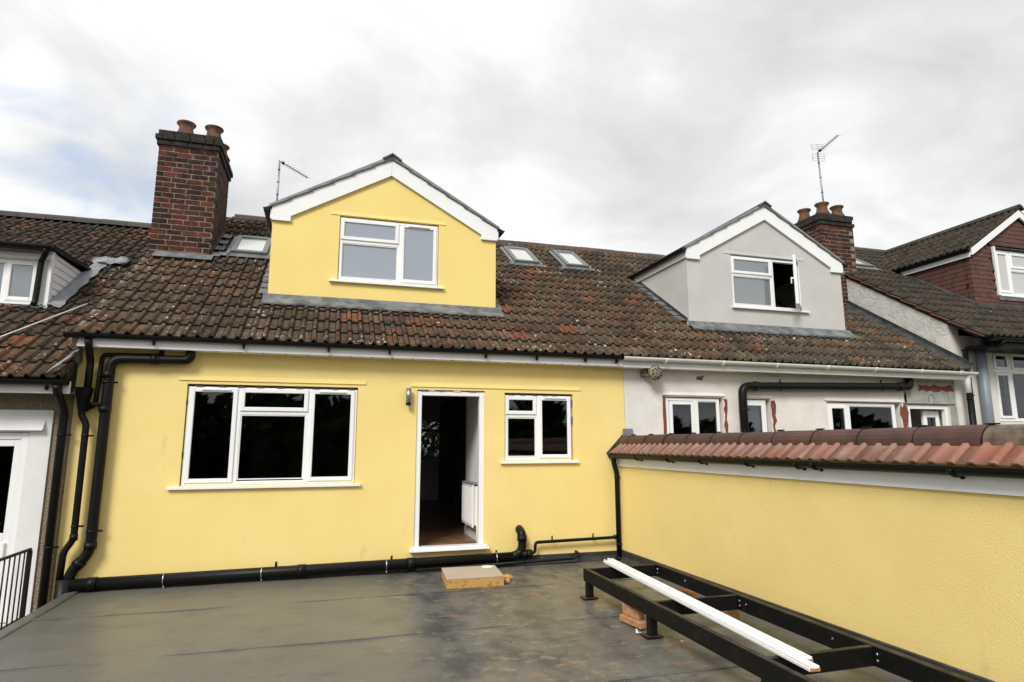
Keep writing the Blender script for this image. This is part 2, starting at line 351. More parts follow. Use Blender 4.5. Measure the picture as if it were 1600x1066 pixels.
# ------------------------------------------------------------------ roof tiles
TH = R(33.7); CT, ST = math.cos(TH), math.sin(TH)
EY, EZ = -.30, 2.905
def rp3(x, s, off=0.): return Vector((x, EY + s * CT - off * ST, EZ + s * ST + off * CT))
def roofz(y, off=0.): return EZ + (y - EY) * ST / CT + off / CT
TW, TG, TL = .30, .366, .43
def tile_mesh(name, m, roll=.036, rw=.34, sharp=False, L=TL, W=TW, nroll=2, t=.016):
    prof = []; dirt = []
    p = W / nroll
    for k in range(nroll):
        a = k * p
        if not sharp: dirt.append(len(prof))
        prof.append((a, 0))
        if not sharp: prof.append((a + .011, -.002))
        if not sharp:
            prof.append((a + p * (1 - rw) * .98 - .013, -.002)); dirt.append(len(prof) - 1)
        prof.append((a + p * (1 - rw) * .98, 0))
        if sharp: prof += [(a + p * (1 - rw * .78), roll), (a + p * (1 - rw * .22), roll)]
        else:
            for t_ in (.14, .32, .5, .68, .86): prof.append((a + p * (1 - rw + rw * t_), roll * math.sin(math.pi * t_) ** .6))
    prof.append((W - .002, 0)); n = len(prof)
    v = []
    for y in (0, L):
        for x, z in prof: v.append((x, y, z + t))
    for y in (0, L):
        for x, z in prof: v.append((x, y, z))
    f = []
    for i in range(n - 1):
        f.append((i, i + 1, n + i + 1, n + i)); f.append((2 * n + i, 3 * n + i, 3 * n + i + 1, 2 * n + i + 1)); f.append((i, 2 * n + i, 2 * n + i + 1, i + 1))
    f.append((0, n, 3 * n, 2 * n)); f.append((n - 1, 3 * n - 1, 4 * n - 1, 2 * n - 1))
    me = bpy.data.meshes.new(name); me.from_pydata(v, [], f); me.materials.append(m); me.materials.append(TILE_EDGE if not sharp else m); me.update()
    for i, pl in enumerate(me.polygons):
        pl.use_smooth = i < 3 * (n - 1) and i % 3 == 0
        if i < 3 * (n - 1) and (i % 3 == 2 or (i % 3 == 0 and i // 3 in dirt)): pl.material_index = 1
    return me
TILE_EDGE = mat('tile_edge_shade_dirt', (.022, .018, .013), .95, col2=(.008, .007, .006), vscale=14)  # front lips carry painted course shadow and grime; roll grooves carry grime
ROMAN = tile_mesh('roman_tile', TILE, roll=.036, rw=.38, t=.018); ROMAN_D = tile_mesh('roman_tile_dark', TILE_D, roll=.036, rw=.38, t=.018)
TILT = .070
def lay_tiles(parent, me, x0, x1, n, off, skip, colour, limit=300, s_start=0., stuff_m=None, xoff=0.):
    """courses of tiles on the common pitch; every tile its own object, the farthest beyond the limit joined"""
    nx = int(math.ceil((x1 - x0 - .02) / TW)); items = []
    for j in range(n):
        for i in range(nx):
            x = x0 + i * TW; s_ = s_start + j * TG
            if skip(x, x + TW, s_, s_ + TG): continue
            items.append((x, s_, j))
    for k, (x, s_, j) in enumerate(items):
        pt = rp3(x + random.uniform(-.002, .002), s_ + random.uniform(-.006, .006), off + .012 + random.uniform(-.001, .002))
        W = min(TW, x1 - x)
        inst('tile', me, parent, pt, (TH - TILT + random.uniform(-.006, .006), random.uniform(-.003, .003), random.uniform(-.004, .004)), colour(x + .15, s_), (W / TW, 1, 1) if W < TW - .01 else None)
    return len(items)
def ridge_tiles(parent, x0, x1, y, z, m, col, L=.45):
    me = None; x = x0
    while x < x1 - .05:
        ll = min(L, x1 - x)
        if me is None:
            b = MB(); pr = [(-.14, -.075), (-.115, -.005), (-.06, .045), (0, .06), (.06, .045), (.115, -.005), (.14, -.075), (.12, -.075), (0, .02), (-.12, -.075)]
            b.prism(pr, 'x', 0, L - .008); o = b.build('ridge_tile', m, parent, (0, 0, 0)); me = o.data
            place(o, parent, (x, y, z)); o.color = (*col(), 1)
        else: o = inst('ridge_tile', me, parent, (x, y, z + random.uniform(-.006, .006)), (random.uniform(-.01, .01), random.uniform(-.008, .008), 0), col())
        if ll < L - .02: o.scale = (ll / L, 1, 1)
        x += L

# ------------------------------------------------------------------ windows
def sash(parent, name, x0, x1, z0, z1, y, fw=.06, d=.05, pane=GLASS, m=WHITE, vent=False):
    """a four-piece sash with a glazing bead and its pane, front face at y"""
    b = MB(); b.box(x0, x0 + fw, y, y + d, z0, z1, .006); b.box(x1 - fw, x1, y, y + d, z0, z1, .006)
    b.box(x0 + fw, x1 - fw, y + .001, y + d, z0, z0 + fw, .006); b.box(x0 + fw, x1 - fw, y + .001, y + d, z1 - fw, z1, .006)
    o = b.build(name, m, parent)
    g = MB().box(x0 + fw - .006, x1 - fw + .006, y + .022, y + .038, z0 + fw - .006, z1 - fw + .006).build('pane', pane, parent)
    return o
def window(parent, x0, x1, z0, z1, y, lights, fw=.045, sill=None, label=None, pane=GLASS, m=WHITE, vents=(), mull=()):
    """frame with lights: (x0,x1,z0,z1,kind) in world units; kind 's' sash, 'f' fixed"""
    e = empty('window', ((x0 + x1) / 2, y, z0))
    if label: e['label'] = label
    place(e, parent, ((x0 + x1) / 2, y, z0))
    b = MB(); d = .07
    b.box(x0, x0 + fw, y, y + d, z0, z1, .004); b.box(x1 - fw, x1, y, y + d, z0, z1, .004)
    b.box(x0 + fw, x1 - fw, y + .001, y + d, z1 - fw, z1, .004); b.box(x0 + fw, x1 - fw, y + .001, y + d, z0, z0 + fw, .004)
    for (a0, a1, c0, c1) in mull: b.box(a0, a1, y + .002, y + d - .002, c0, c1, .004)
    b.build('frame', m, e)
    for (a0, a1, c0, c1, k) in lights:
        if k == 's': sash(e, 'casement', a0, a1, c0, c1, y - .018, .052, .055, pane, m)
        elif k == 'f':
            MB().box(a0 - .006, a1 + .006, y + .03, y + .046, c0 - .006, c1 + .006).build('pane', pane, e)
            b = MB(); q_ = .014
            b.box(a0, a0 + q_, y + .008, y + .03, c0, c1, .003); b.box(a1 - q_, a1, y + .008, y + .03, c0, c1, .003)
            b.box(a0 + q_, a1 - q_, y + .0085, y + .03, c0, c0 + q_, .003); b.box(a0 + q_, a1 - q_, y + .0085, y + .03, c1 - q_, c1, .003)
            b.build('glazing_bead', m, e)
    for (vx, vz) in vents: MB().box(vx - .17, vx + .17, y - .035, y - .0175, vz - .012, vz + .012, .006).build('trickle_vent', m, e)
    if sill:
        sx0, sx1, out_ = sill
        b = MB(); b.prism([(y - out_, z0 - .040), (y - out_, z0 - .012), (y + .02, z0 - .001), (y + .02, z0 - .040)], 'x', sx0, sx1); b.build('sill', WHITE, e)
    return e

# ------------------------------------------------------------------ setting: ground, flat roof
g = MB(); g._add([(-400, -400, -3.2), (400, -400, -3.2), (400, 400, -3.2), (-400, 400, -3.2)], [(0, 1, 2, 3)]); go = g.build('ground', GROUND); go['kind'] = 'structure'

FRX0, FRX1, FRY = -2.66, 4.16, -10.6
fr = MB()
nx_, ny_ = 60, 90
vg = {}
for i in range(nx_ + 1):
    for j in range(ny_ + 1):
        x = FRX0 + (FRX1 - FRX0) * i / nx_; y = FRY + (-.004 - FRY) * j / ny_
        zz = 0 + .006 * math.sin(x * 2.1 + y * .7) * math.sin(y * 1.7) + .004 * math.sin(x * 5.3 + 1.2 * y)
        if i in (0,) or j == ny_ or i == nx_: zz = 0
        vg[i, j] = fr.bm.verts.new((x, y, zz - .006))
for i in range(nx_):
    for j in range(ny_): fr.bm.faces.new((vg[i, j], vg[i + 1, j], vg[i + 1, j + 1], vg[i, j + 1])).smooth = True
fro = fr.build('flat_roof', ROOFM); fro['kind'] = 'structure'
MB().box(FRX0 + .02, FRX1, FRY, -.01, -3.19, -.03).build('extension_wall', YEL, fro)
MB().box(FRX0 - .03, FRX0 + .085, FRY, -.02, -.10, .012, .01).build('edge_trim', ROOFM, fro)
SEAM = mat('membrane_seam', (.075, .078, .07), .5, col2=(.05, .05, .046), vscale=2)
for k, yy in enumerate((-1.28, -2.75, -4.25, -5.75)):
    b = MB(); n = 30
    for q_ in range(n):
        x0 = FRX0 + .085 + (FRX1 - .1 - FRX0) * q_ / n; x1 = FRX0 + .085 + (FRX1 - .1 - FRX0) * (q_ + 1) / n
        b.box(x0, x1 - .0, yy + .004 * math.sin(q_), yy + .07 + .004 * math.sin(q_ * 1.7), -.016, .0008)
    b.build('lap_seam', ROOFM, fro)
UPST = mat('black_upstand', (.022, .024, .026), .5, col2=(.045, .046, .046), vscale=4, bump=.003, bscale=14)
overlay(UPST, (.4, .4, .38), 26, .67, .73, mask=(3, .5, .6))
b = MB(); b.prism([(-.065, .0), (-.012, .055), (-.012, .105), (-.0015, .112), (-.0015, .0)], 'x', FRX0 + .1, 4.155); b.build('upstand', UPST, fro)
b = MB(); b.prism([(4.09, .0), (4.142, .055), (4.142, .135), (4.1575, .142), (4.1575, .0)], 'y', FRY, -.07); b.build('upstand', UPST, fro)

# ------------------------------------------------------------------ house shells
def shell(house, x0, x1, zf, zc, ops, front_m, yb=7.2, off=0., zw=2.7785, ys=0.0, back_ops=(), side=(True, True)):
    """front wall with openings, party walls, back wall, floor, ceiling"""
    o = MB().wall(x0, x1, -3.19, zw, ys, ys + .26, ops).build('wall', front_m, house)
    b = MB().wall(x0, x1, -3.19, 3.1 + off, yb, yb + .25, list(back_ops)); b.build('back_wall', INNER, house)
    for xx, on in ((x0, side[0]), (x1 - .1, side[1])):
        if on: MB().prism([(ys + .262, -3.19), (yb - .002, -3.19), (yb - .002, 3.0 + off), (4.69, roofz(4.69, off) - .25), (ys + .262, roofz(ys + .262, off) - .2)], 'x', xx, xx + .1).build('party_wall', INNER, house)
    MB().box(x0 + .101, x1 - .101, ys + .262, yb - .003, zf - .15, zf).build('floor', FLOORW, house)
    MB().box(x0 + .101, x1 - .101, ys + .262, yb - .003, zc, zc + .1).build('ceiling', INNER, house)
    return o
def deck(house, x0, x1, off, hole=None, s1=5.97, th=.10, name='roof'):
    """sloping roof boards under the tiles, open below a dormer, with the far slope"""
    b = MB()
    def slab(xa, xb, sa, sb):
        v = [rp3(xa, sa, off - .004), rp3(xb, sa, off - .004), rp3(xb, sb, off - .004), rp3(xa, sb, off - .004)]
        u = [p - Vector((0, 0, th)) for p in v]; b._add(v + u, [(0, 1, 2, 3), (7, 6, 5, 4), (0, 4, 5, 1), (1, 5, 6, 2), (2, 6, 7, 3), (3, 7, 4, 0)])
    if hole:
        ha, hb, sa, sb = hole
        slab(x0, x1, .17, sa); slab(x0, ha, sa, sb); slab(hb, x1, sa, sb); slab(x0, x1, sb, s1)
    else: slab(x0, x1, .17, s1)
    p = rp3(0, s1, off - .004); yb, zb = 2 * p.y - EY, EZ
    v = [(x0, p.y, p.z), (x1, p.y, p.z), (x1, yb + .6, zb - .4), (x0, yb + .6, zb - .4)]; u = [(a, b_, c - th) for a, b_, c in v]
    b._add(v + u, [(0, 1, 2, 3), (7, 6, 5, 4), (0, 4, 5, 1), (1, 5, 6, 2), (2, 6, 7, 3), (3, 7, 4, 0)])
    o = b.build(name, DECK, house); return o

def gutter(parent, p0, p1, m, r=.055, name='gutter', drop=0., brackets=None):
    """half-round gutter along x or y"""
    p0, p1 = Vector(p0), Vector(p1); d = (p1 - p0).normalized(); side = Vector((0, 0, 1)).cross(d)
    b = MB(); n = 10; rings = []
    for p in (p0, p1):
        for rr in (r, r - .006):
            rings.append([b.bm.verts.new(p + side * (rr * math.cos(math.pi + math.pi * k / n)) + Vector((0, 0, rr * math.sin(math.pi + math.pi * k / n)))) for k in range(n + 1)])
    o0, i0, o1, i1 = rings
    for k in range(n):
        b.bm.faces.new((o0[k], o0[k + 1], o1[k + 1], o1[k])); b.bm.faces.new((i0[k], i1[k], i1[k + 1], i0[k + 1]))
    for A, B in ((o0, i0), (o1, i1)): b.bm.faces.new(A + B[::-1]); b.bm.faces.new(B)
    for k in (0, n): b.bm.faces.new((o0[k], o1[k], i1[k], i0[k]))
    return b.build(name, m, parent)

# ================================================================== YELLOW HOUSE
H1X0, H1X1 = -2.86, 4.327
BW = (-1.665, .400, 1.140, 2.385); DR = (1.19, 2.148, .262, 2.378); SW = (2.44, 3.488, 1.405, 2.362)
h1 = empty('terraced_house', (.7, 0, 0), 'bright yellow rendered house with yellow gabled dormer and open white-framed doorway', 'house')
BWIN = (2.26, 2.99, 1.26, 2.26)
shell(h1, H1X0, H1X1, .27, 2.66, [BW, DR, SW], YEL, back_ops=[BWIN])
# drip lines over the openings
for (a, b_, z) in ((-1.76, .50, 2.43), (1.10, 3.60, 2.418)):
    MB().prism([(-.014, z - .003), (-.014, z + .003), (-.0005, z + .06), (-.0005, z - .003)], 'x', a, b_).build('drip_bead', YEL, h1)
DORM_Y = .862
HOLE1 = (-.80, 2.45, (DORM_Y + .35 - EY) / CT, 5.0)
roof1 = deck(h1, H1X0 - .01, 4.32, 0., HOLE1)
ZDE = 5.06   # dormer eaves level
def in_dormer(xa, xb, x0, x1, s_, s2, yf, zap=6.07, zev=5.06):
    """is a tile wholly under a dormer?"""
    ya, yb = EY + s_ * CT, EY + s2 * CT
    if ya < yf + .02: return False
    z2 = roofz(yb)
    if z2 < zev - .12: return xa > x0 - .02 and xb < x1 + .02
    k = (zap - z2) / (zap - zev); c = (x0 + x1) / 2; h = (x1 - x0) / 2
    return k > 0 and xa > c - h * k + .05 and xb < c + h * k - .05
SKY1 = (-1.68, -1.09, 3.42, 4.36); SKY2 = (3.58, 4.13, 4.30, 5.32); SKY3 = (4.74, 5.26, 4.33, 5.37)
CH1 = (-2.84, -1.945, 2.30, 3.56)
def in_sky(xa, xb, sa, sb, S): return xa > S[0] - .12 and xb < S[1] + .12 and sa > S[2] - .2 and sb < S[3] + .2
def skip1(xa, xb, sa, sb):
    if in_dormer(xa, xb, -.885, 2.53, sa, sb, DORM_Y): return True
    for S in (SKY1, SKY2):
        if in_sky(xa, xb, sa, sb, S): return True
    y0 = EY + sa * CT; y1 = EY + sb * CT
    return xa > CH1[0] - .1 and xb < CH1[1] + .05 and y0 > CH1[2] and y1 < CH1[3] - .05
def col1(x, s_):
    t = random.random(); warm = max(0, 1 - abs(x - 1.8) / 2.6) * (1.0 if s_ < 3.6 else .75) + (.2 if -1.9 < x < -.9 else 0)
    if x > 4.4: warm *= .6
    if t < .02 + .13 * warm: c = random.choice([(.21, .080, .036), (.17, .070, .036), (.15, .066, .036), (.24, .085, .038)])
    elif t < .6: c = (.098, .068, .044)
    elif t < .85: c = (.13, .092, .060)
    else: c = (.050, .040, .032)
    return jit(c, .25)
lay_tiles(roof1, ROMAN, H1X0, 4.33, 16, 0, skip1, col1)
ridge_tiles(roof1, H1X0 + .9, 4.3, 4.69, 6.235, RIDGE_W, lambda: jit(random.choice([(.16, .07, .05), (.06, .055, .052), (.07, .06, .055)]), .2))
# verge fillet beside the lower roof on the left
b = MB(); v = [rp3(H1X0 - .012, .02, -.40), rp3(H1X0 - .012, 5.9, -.40), rp3(H1X0 - .012, 5.9, .012), rp3(H1X0 - .012, .02, .012)]
b._add(v + [p + Vector((.05, 0, 0)) for p in v], [(0, 1, 2, 3), (7, 6, 5, 4), (0, 4, 5, 1), (1, 5, 6, 2), (2, 6, 7, 3), (3, 7, 4, 0)]); b.build('verge', CEMENT, h1)
# fascia, soffit, gutter
MB().box(-2.83, 4.225, -.215, -.195, 2.775, 2.905, .003).build('fascia', WHITE, h1)
MB().box(-2.83, 4.225, -.1945, -.002, 2.779, 2.793).build('soffit', WHITE, h1)
for k in range(20): MB().box(-1.35 + k * .27, -1.32 + k * .27, -.205, -.185, 2.766, 2.7745).build('soffit_vent', SILLG, h1)
gutter(h1, (-2.94, -.272, 2.918), (4.19, -.272, 2.918), BLACK, .052)
for x in (-2.02, -1.02, .0, .78, 2.1, 2.85, 3.6, 4.1):
    MB().box(x - .013, x + .013, -.275, -.2155, 2.815, 2.868, .004).build('gutter_bracket', BLACK, h1)

# door opening: frame, threshold, packers
dr = empty('doorway', (1.67, .02, .26)); place(dr, h1, (1.67, .02, .26))
b = MB(); b.box(1.19, 1.262, .02, .11, .29, 2.36, .005); b.box(2.078, 2.148, .02, .11, .29, 2.36, .005); b.box(1.262, 2.078, .021, .11, 2.30, 2.36, .005); b.build('frame', WHITE, dr)
b = MB(); b.box(1.13, 2.205, -.09, .12, .236, .262, .005); b.box(1.15, 2.18, -.055, .11, .2625, .29, .005); b.build('threshold', WHITE, dr)
for x, m_, ww in ((1.29, BLUET, .10), (1.52, BLUET, .10), (1.98, BLUET, .11), (1.40, WHITE_D, .08), (1.75, WHITE_D, .10)):
    MB().box(x - ww / 2, x + ww / 2, .008, .03, 2.361, 2.3765).build('packer', m_, dr)

# big window of three lights
wb = window(h1, BW[0] + .012, BW[1] - .006, BW[2], BW[3] - .03, .028,
            [(-1.625, -1.080, 1.170, 2.340, 's'), (-1.045, -.225, 2.055, 2.340, 's'), (-1.032, -.245, 1.200, 2.010, 'f'), (-.195, .365, 1.170, 2.340, 's')],
            sill=(-1.79, .475, .075), mull=[(-1.085, -1.032, 1.185, 2.31), (-.245, -.190, 1.185, 2.31), (-1.032, -.245, 2.010, 2.062)], vents=[(-1.33, 2.318), (.08, 2.318)],
            label='wide three-light window with black glass beside the doorway')
for i, x in enumerate((-1.53, -1.27, -1.05, -.83, -.58, -.35, -.14, .10, .31)):
    MB().box(x - .045, x + .045, .012, .05, 2.357, 2.372).build('packer', DARKT, wb)
for z in (2.16, 1.52): MB().box(-1.664, -1.654, .01, .03, z - .025, z + .025).build('packer', DARKT, wb)
# small window beside the boundary wall
ws = window(h1, SW[0] + .008, SW[1] - .02, SW[2], SW[3] - .03, .028,
            [(2.46, 2.925, 2.055, 2.315, 's'), (2.49, 2.920, 1.455, 2.010, 'f'), (2.96, 3.455, 1.435, 2.315, 's')],
            sill=(2.375, 3.555, .075), mull=[(2.920, 2.968, 1.45, 2.287), (2.49, 2.920, 2.010, 2.062)], vents=[(3.21, 2.298)], label='small three-light window right of the doorway')
for x in (2.55, 2.72, 2.9, 3.06, 3.2): MB().box(x - .04, x + .04, .012, .05, 2.333, 2.348).build('packer', DARKT, ws)
for z in (2.23, 1.98): MB().box(3.469, 3.482, .01, .03, z - .05, z + .05).build('packer', BLUET, ws)

# interior seen through the doorway
MB().box(2.155, 2.255, .262, 1.22, .271, 2.655).build('inner_wall', INNER, h1)
MB().box(2.138, 2.1545, .262, 1.20, .2715, .39, .004).build('skirting', WHITE, h1)
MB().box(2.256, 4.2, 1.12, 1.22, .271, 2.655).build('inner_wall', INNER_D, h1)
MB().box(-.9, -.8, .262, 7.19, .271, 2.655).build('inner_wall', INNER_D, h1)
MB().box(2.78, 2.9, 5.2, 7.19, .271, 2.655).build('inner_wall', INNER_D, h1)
bw_ = window(h1, BWIN[0], BWIN[1], BWIN[2], BWIN[3], 7.22, [(2.305, 2.60, 1.31, 1.95, 'f'), (2.65, 2.94, 1.31, 1.95, 'f'), (2.305, 2.94, 2.0, 2.21, 'f')], mull=[(2.60, 2.65, 1.305, 1.95), (2.305, 2.94, 1.95, 2.0)], pane=GLASS)
MB().box(2.2, 3.05, 7.0, 7.195, 1.22, 1.25, .005).build('window_board', WHITE, h1)
for i in range(9): MB().box(-.78 + 0, 2.1, .30 + i * .14, .432 + i * .14, .2705, .2765, .002).build('floor_board', FLOORW, h1)

# ------------------------------------------------------------------ dormers
def flat_tile(name, m, L=.40, W=.30, t=.016):
    b = MB(); b.box(0, L, 0, W - .003, 0, t, .003); bmesh.ops.recalc_face_normals(b.bm, faces=b.bm.faces)
    me = bpy.data.meshes.new(name); b.bm.to_mesh(me); b.bm.free(); me.materials.append(m); return me
SLATE_ME = flat_tile('slate_tile', SLATE)
DPA = math.atan(.565)
VERGE = mat('grey_dry_verge', (.26, .26, .255), .7, var=.15, vscale=8)
def dormer(house, x0, x1, yf, wall_m, win, m_tile=SLATE_ME, side_boards=True):
    """gabled dormer: front wall with a window opening, cheeks, bargeboards, tiled roof, gutters, lead apron"""
    c = (x0 + x1) / 2; zb = roofz(yf) + .0; ze = 5.09; h = (x1 - x0) / 2
    d = empty('dormer', (c, yf, zb)); place(d, house, (c, yf, zb))
    zap = ze + h * .565
    b = MB(); b.wall(x0, x1, zb - .02, ze - .0, yf, yf + .14, [win]); b._add([(x0, yf, ze), (x1, yf, ze), (c, yf, zap), (x0, yf + .14, ze), (x1, yf + .14, ze), (c, yf + .14, zap)], [(0, 1, 2), (5, 4, 3), (0, 3, 5, 2), (1, 2, 5, 4)])
    b.build('front_wall', wall_m, d)
    yb = EY + (5.03 - EZ) * CT / ST
    for xx in (x0, x1 - .12): MB().prism([(yf + .1405, roofz(yf + .1405) - .05), (yf + .1405, 5.03), (yb + .1, 5.03), (yb + .1, roofz(yb + .1) - .05)], 'x', xx + .0005, xx + .1195).build('cheek', wall_m, d)
    # bargeboards
    for sg in (-1, 1):
        P = lambda dx, z: (c + sg * dx, z)
        hh = h + .012
        MB().prism([P(hh, 4.905), P(hh - .265, 4.905), P(hh - .265, 4.985), P(.0015, 4.985 + (hh - .265) * .565), P(.0015, ze + .012 + hh * .565), P(hh, ze + .012)], 'y', yf - .045, yf - .002).build('bargeboard', WHITE, d)
        MB().prism([P(hh + .04, ze - .010), P(.0015, ze + .0125 + hh * .565), P(.0015, ze + .080 + hh * .565), P(hh + .04, ze + .045)], 'y', yf - .062, yf - .046).build('verge_trim', VERGE, d)
        # side fascia below the eaves
        MB().prism([(yf - .044, 4.925), (yf - .044, 5.06), (yb + .1, 5.06), (yb - .12, 4.925)], 'x', c + sg * (h + .0125), c + sg * (h + .032)).build('fascia', WHITE, d)
        gx = c + sg * (h + .085)
        gutter(d, (gx, yf - .07, 5.075), (gx, yb + .05, 5.075), BLACK, .05)
        b = MB(); b.prism([(gx - .05, 5.075), (gx + .05, 5.075), (gx + .03, 5.03), (gx - .03, 5.03)] if sg > 0 else [(gx + .05, 5.075), (gx - .05, 5.075), (gx - .03, 5.03), (gx + .03, 5.03)], 'y', yf - .075, yf - .0705); b.build('gutter_end', BLACK, d)
    # boards under the tiles
    for sg in (-1, 1):
        b = MB(); pts = []
        for dx in (h + .07, 0):
            z = ze + .02 + (h - dx) * .565; ybk = EY + (z + .06 - EZ) * CT / ST
            pts.append((c + sg * dx, z, ybk))
        v = []
        for (x, z, ybk) in pts: v += [(x, yf - .04, z), (x, ybk, z), (x, yf - .04, z - .03), (x, ybk, z - .03)]
        b._add(v, [(0, 1, 5, 4), (2, 6, 7, 3), (0, 4, 6, 2), (1, 3, 7, 5), (0, 2, 3, 1), (4, 5, 7, 6)]); b.build('roof_board', DECK, d)
        sl = (h + .10) / math.cos(DPA); nc = 6; ga = (sl - .02) / nc
        for j in range(nc):
            u0 = j * ga; dx = h + .10 - u0 * math.cos(DPA); z = ze + .03 + (h - dx) * .565
            ybk = EY + (z + .15 - EZ) * CT / ST; ny = int((ybk - (yf - .075)) / .30) + 1
            for i in range(ny):
                y0 = yf - .075 + i * .30
                Mx = Matrix.Translation((c + sg * dx, y0, z)) @ (Matrix.Rotation(-(DPA - .05), 4, 'Y') if sg < 0 else Matrix.Rotation(math.pi, 4, 'Z') @ Matrix.Rotation(-(DPA - .05), 4, 'Y') @ Matrix.Translation((0, -.297, 0)))
                o = inst('tile', m_tile, d, Mx.translation, Mx.to_euler(), jit(random.choice([(.15, .155, .16), (.12, .125, .13), (.17, .17, .17)]), .12))
    b = MB(); y = yf - .10; zr = zap + .075
    i = 0
    while y < 4.5:
        b = MB(); y1 = min(y + .44, 4.62); b.prism([(c - .15, zr - .062), (c, zr + .035), (c + .15, zr - .062), (c + .13, zr - .075), (c, zr + .008), (c - .13, zr - .075)], 'y', y, y1 - .006); b.build('ridge_tile', SLATE, d).color = (.16, .165, .17, 1); y = y1; i += 1
        if y > 4.55: break
    # lead apron and stepped soakers
    b = MB(); v = []
    sb_ = (yf - EY) / CT; nn = 26
    for i in range(nn + 1):
        x = x0 - .06 + (x1 - x0 + .14) * i / nn; wv = .010 * math.sin(i * 2.1) + .006 * math.sin(i * 5.1)
        v.append((rp3(x, sb_ + .03, .11), rp3(x, sb_ - .02, .080), rp3(x, sb_ - .20 + wv, .074 + .004 * math.sin(i * 3.3)), rp3(x, sb_ - .21 + wv, .06)))
    vs = [[b.bm.verts.new(p) for p in r] for r in v]; vd = [[b.bm.verts.new(p - Vector((0, -.002, .012))) for p in r] for r in v]
    for i in range(nn):
        for j in range(3): b.bm.faces.new((vs[i][j], vs[i + 1][j], vs[i + 1][j + 1], vs[i][j + 1])); b.bm.faces.new((vd[i][j], vd[i][j + 1], vd[i + 1][j + 1], vd[i + 1][j]))
        b.bm.faces.new((vs[i][3], vs[i + 1][3], vd[i + 1][3], vd[i][3]))
    b.build('lead_apron', LEAD, d)
    MB().box(x0 + .005, x1 - .005, yf - .006, yf - .0008, zb - .03, zb + .045).build('lead_upstand', LEADD, d)
    for sg, xx in ((-1, x0), (1, x1)):
        for j in range(1, 11):
            s_ = sb_ + .02 + j * TG * .68
            if EY + s_ * CT > yb: break
            p = rp3(xx + sg * .065, s_, .052); inst('lead_soaker', SOAK, d, p, (TH - .05, 0, 0))
        v = [rp3(xx + sg * .004, sb_ + .12, .0), rp3(xx + sg * .004, (yb - EY) / CT, .0), rp3(xx + sg * .004, (yb - EY) / CT, .10), rp3(xx + sg * .004, sb_ + .12, .12)]
        MB()._add(v + [p - Vector((sg * .003, 0, 0)) for p in v], [(0, 1, 2, 3), (7, 6, 5, 4), (0, 4, 5, 1), (1, 5, 6, 2), (2, 6, 7, 3), (3, 7, 4, 0)]).build('step_flashing', LEADD, d)
    return d
b = MB(); b.box(-.07, .07, -.12, .12, 0, .008, .003); so = b.build('lead_soaker_pattern', LEAD); SOAK = so.data; bpy.data.objects.remove(so)

DW1 = (.075, 1.595, 4.075, 5.085)
d1 = dormer(h1, -.885, 2.535, DORM_Y, YEL_S, DW1)
window(h1, DW1[0] + .008, DW1[1] - .008, DW1[2], DW1[3] - .016, DORM_Y + .02,
       [(.095, .968, 4.715, 5.045, 's'), (.118, .958, 4.125, 4.665, 'f'), (1.005, 1.565, 4.105, 5.045, 's')],
       sill=(-.045, 1.685, .075), mull=[(.958, 1.008, 4.12, 5.02), (.118, .958, 4.665, 4.722)], pane=GLASS_F, vents=[(1.28, 5.018)], label='dormer window with pale grey-blue glass')
b = MB(); b.prism([(DORM_Y - .010, 5.092), (DORM_Y - .010, 5.096), (DORM_Y - .0005, 5.15), (DORM_Y - .0005, 5.092)], 'x', -.06, 1.71); b.build('drip_bead', YEL_S, h1)

# ------------------------------------------------------------------ rooflights
def rooflight(house, S, off=0.):
    x0, x1, s0, s1 = S; e = empty('rooflight', rp3((x0 + x1) / 2, s0, off)); place(e, house, rp3((x0 + x1) / 2, s0, off))
    M0 = Matrix.Translation(rp3(0, 0, off)) @ Matrix.Rotation(TH, 4, 'X')
    def bx(name, m, xa, xb, sa, sb, n0, n1, bev=.006):
        b = MB(); b.obox(M0 @ Matrix.Translation(((xa + xb) / 2, (sa + sb) / 2, (n0 + n1) / 2)), xb - xa, sb - sa, n1 - n0, bev); return b
    f = .085
    b = bx('frame', SILLG, x0, x0 + f, s0, s1, .0, .10); 
    for (xa, xb, sa, sb, n1) in ((x1 - f, x1, s0, s1, .10), (x0 + f, x1 - f, s0, s0 + f, .098), (x0 + f, x1 - f, s1 - f * 1.3, s1, .106)):
        b.obox(M0 @ Matrix.Translation(((xa + xb) / 2, (sa + sb) / 2, n1 / 2)), xb - xa, sb - sa, n1, .006)
    b.build('frame', SKYF, e)
    bx('', None, x0 + f - .003, x1 - f + .003, s0 + f - .003, s1 - f * 1.3 + .003, .06, .078, 0).build('pane', GLASS_S, e)
    bx('', None, x0 - .12, x1 + .12, s0 - .16, s0 - .001, .035, .05, .004).build('lead_apron', LEAD, e)
    for xa, xb in ((x0 - .06, x0 - .001), (x1 + .001, x1 + .06)): bx('', None, xa, xb, s0 - .02, s1 + .05, .02, .06, .004).build('side_flashing', SILLG, e)
SKYF = mat('grey_rooflight_frame', (.13, .135, .14), .4)
for S in (SKY1, SKY2): rooflight(h1, S)

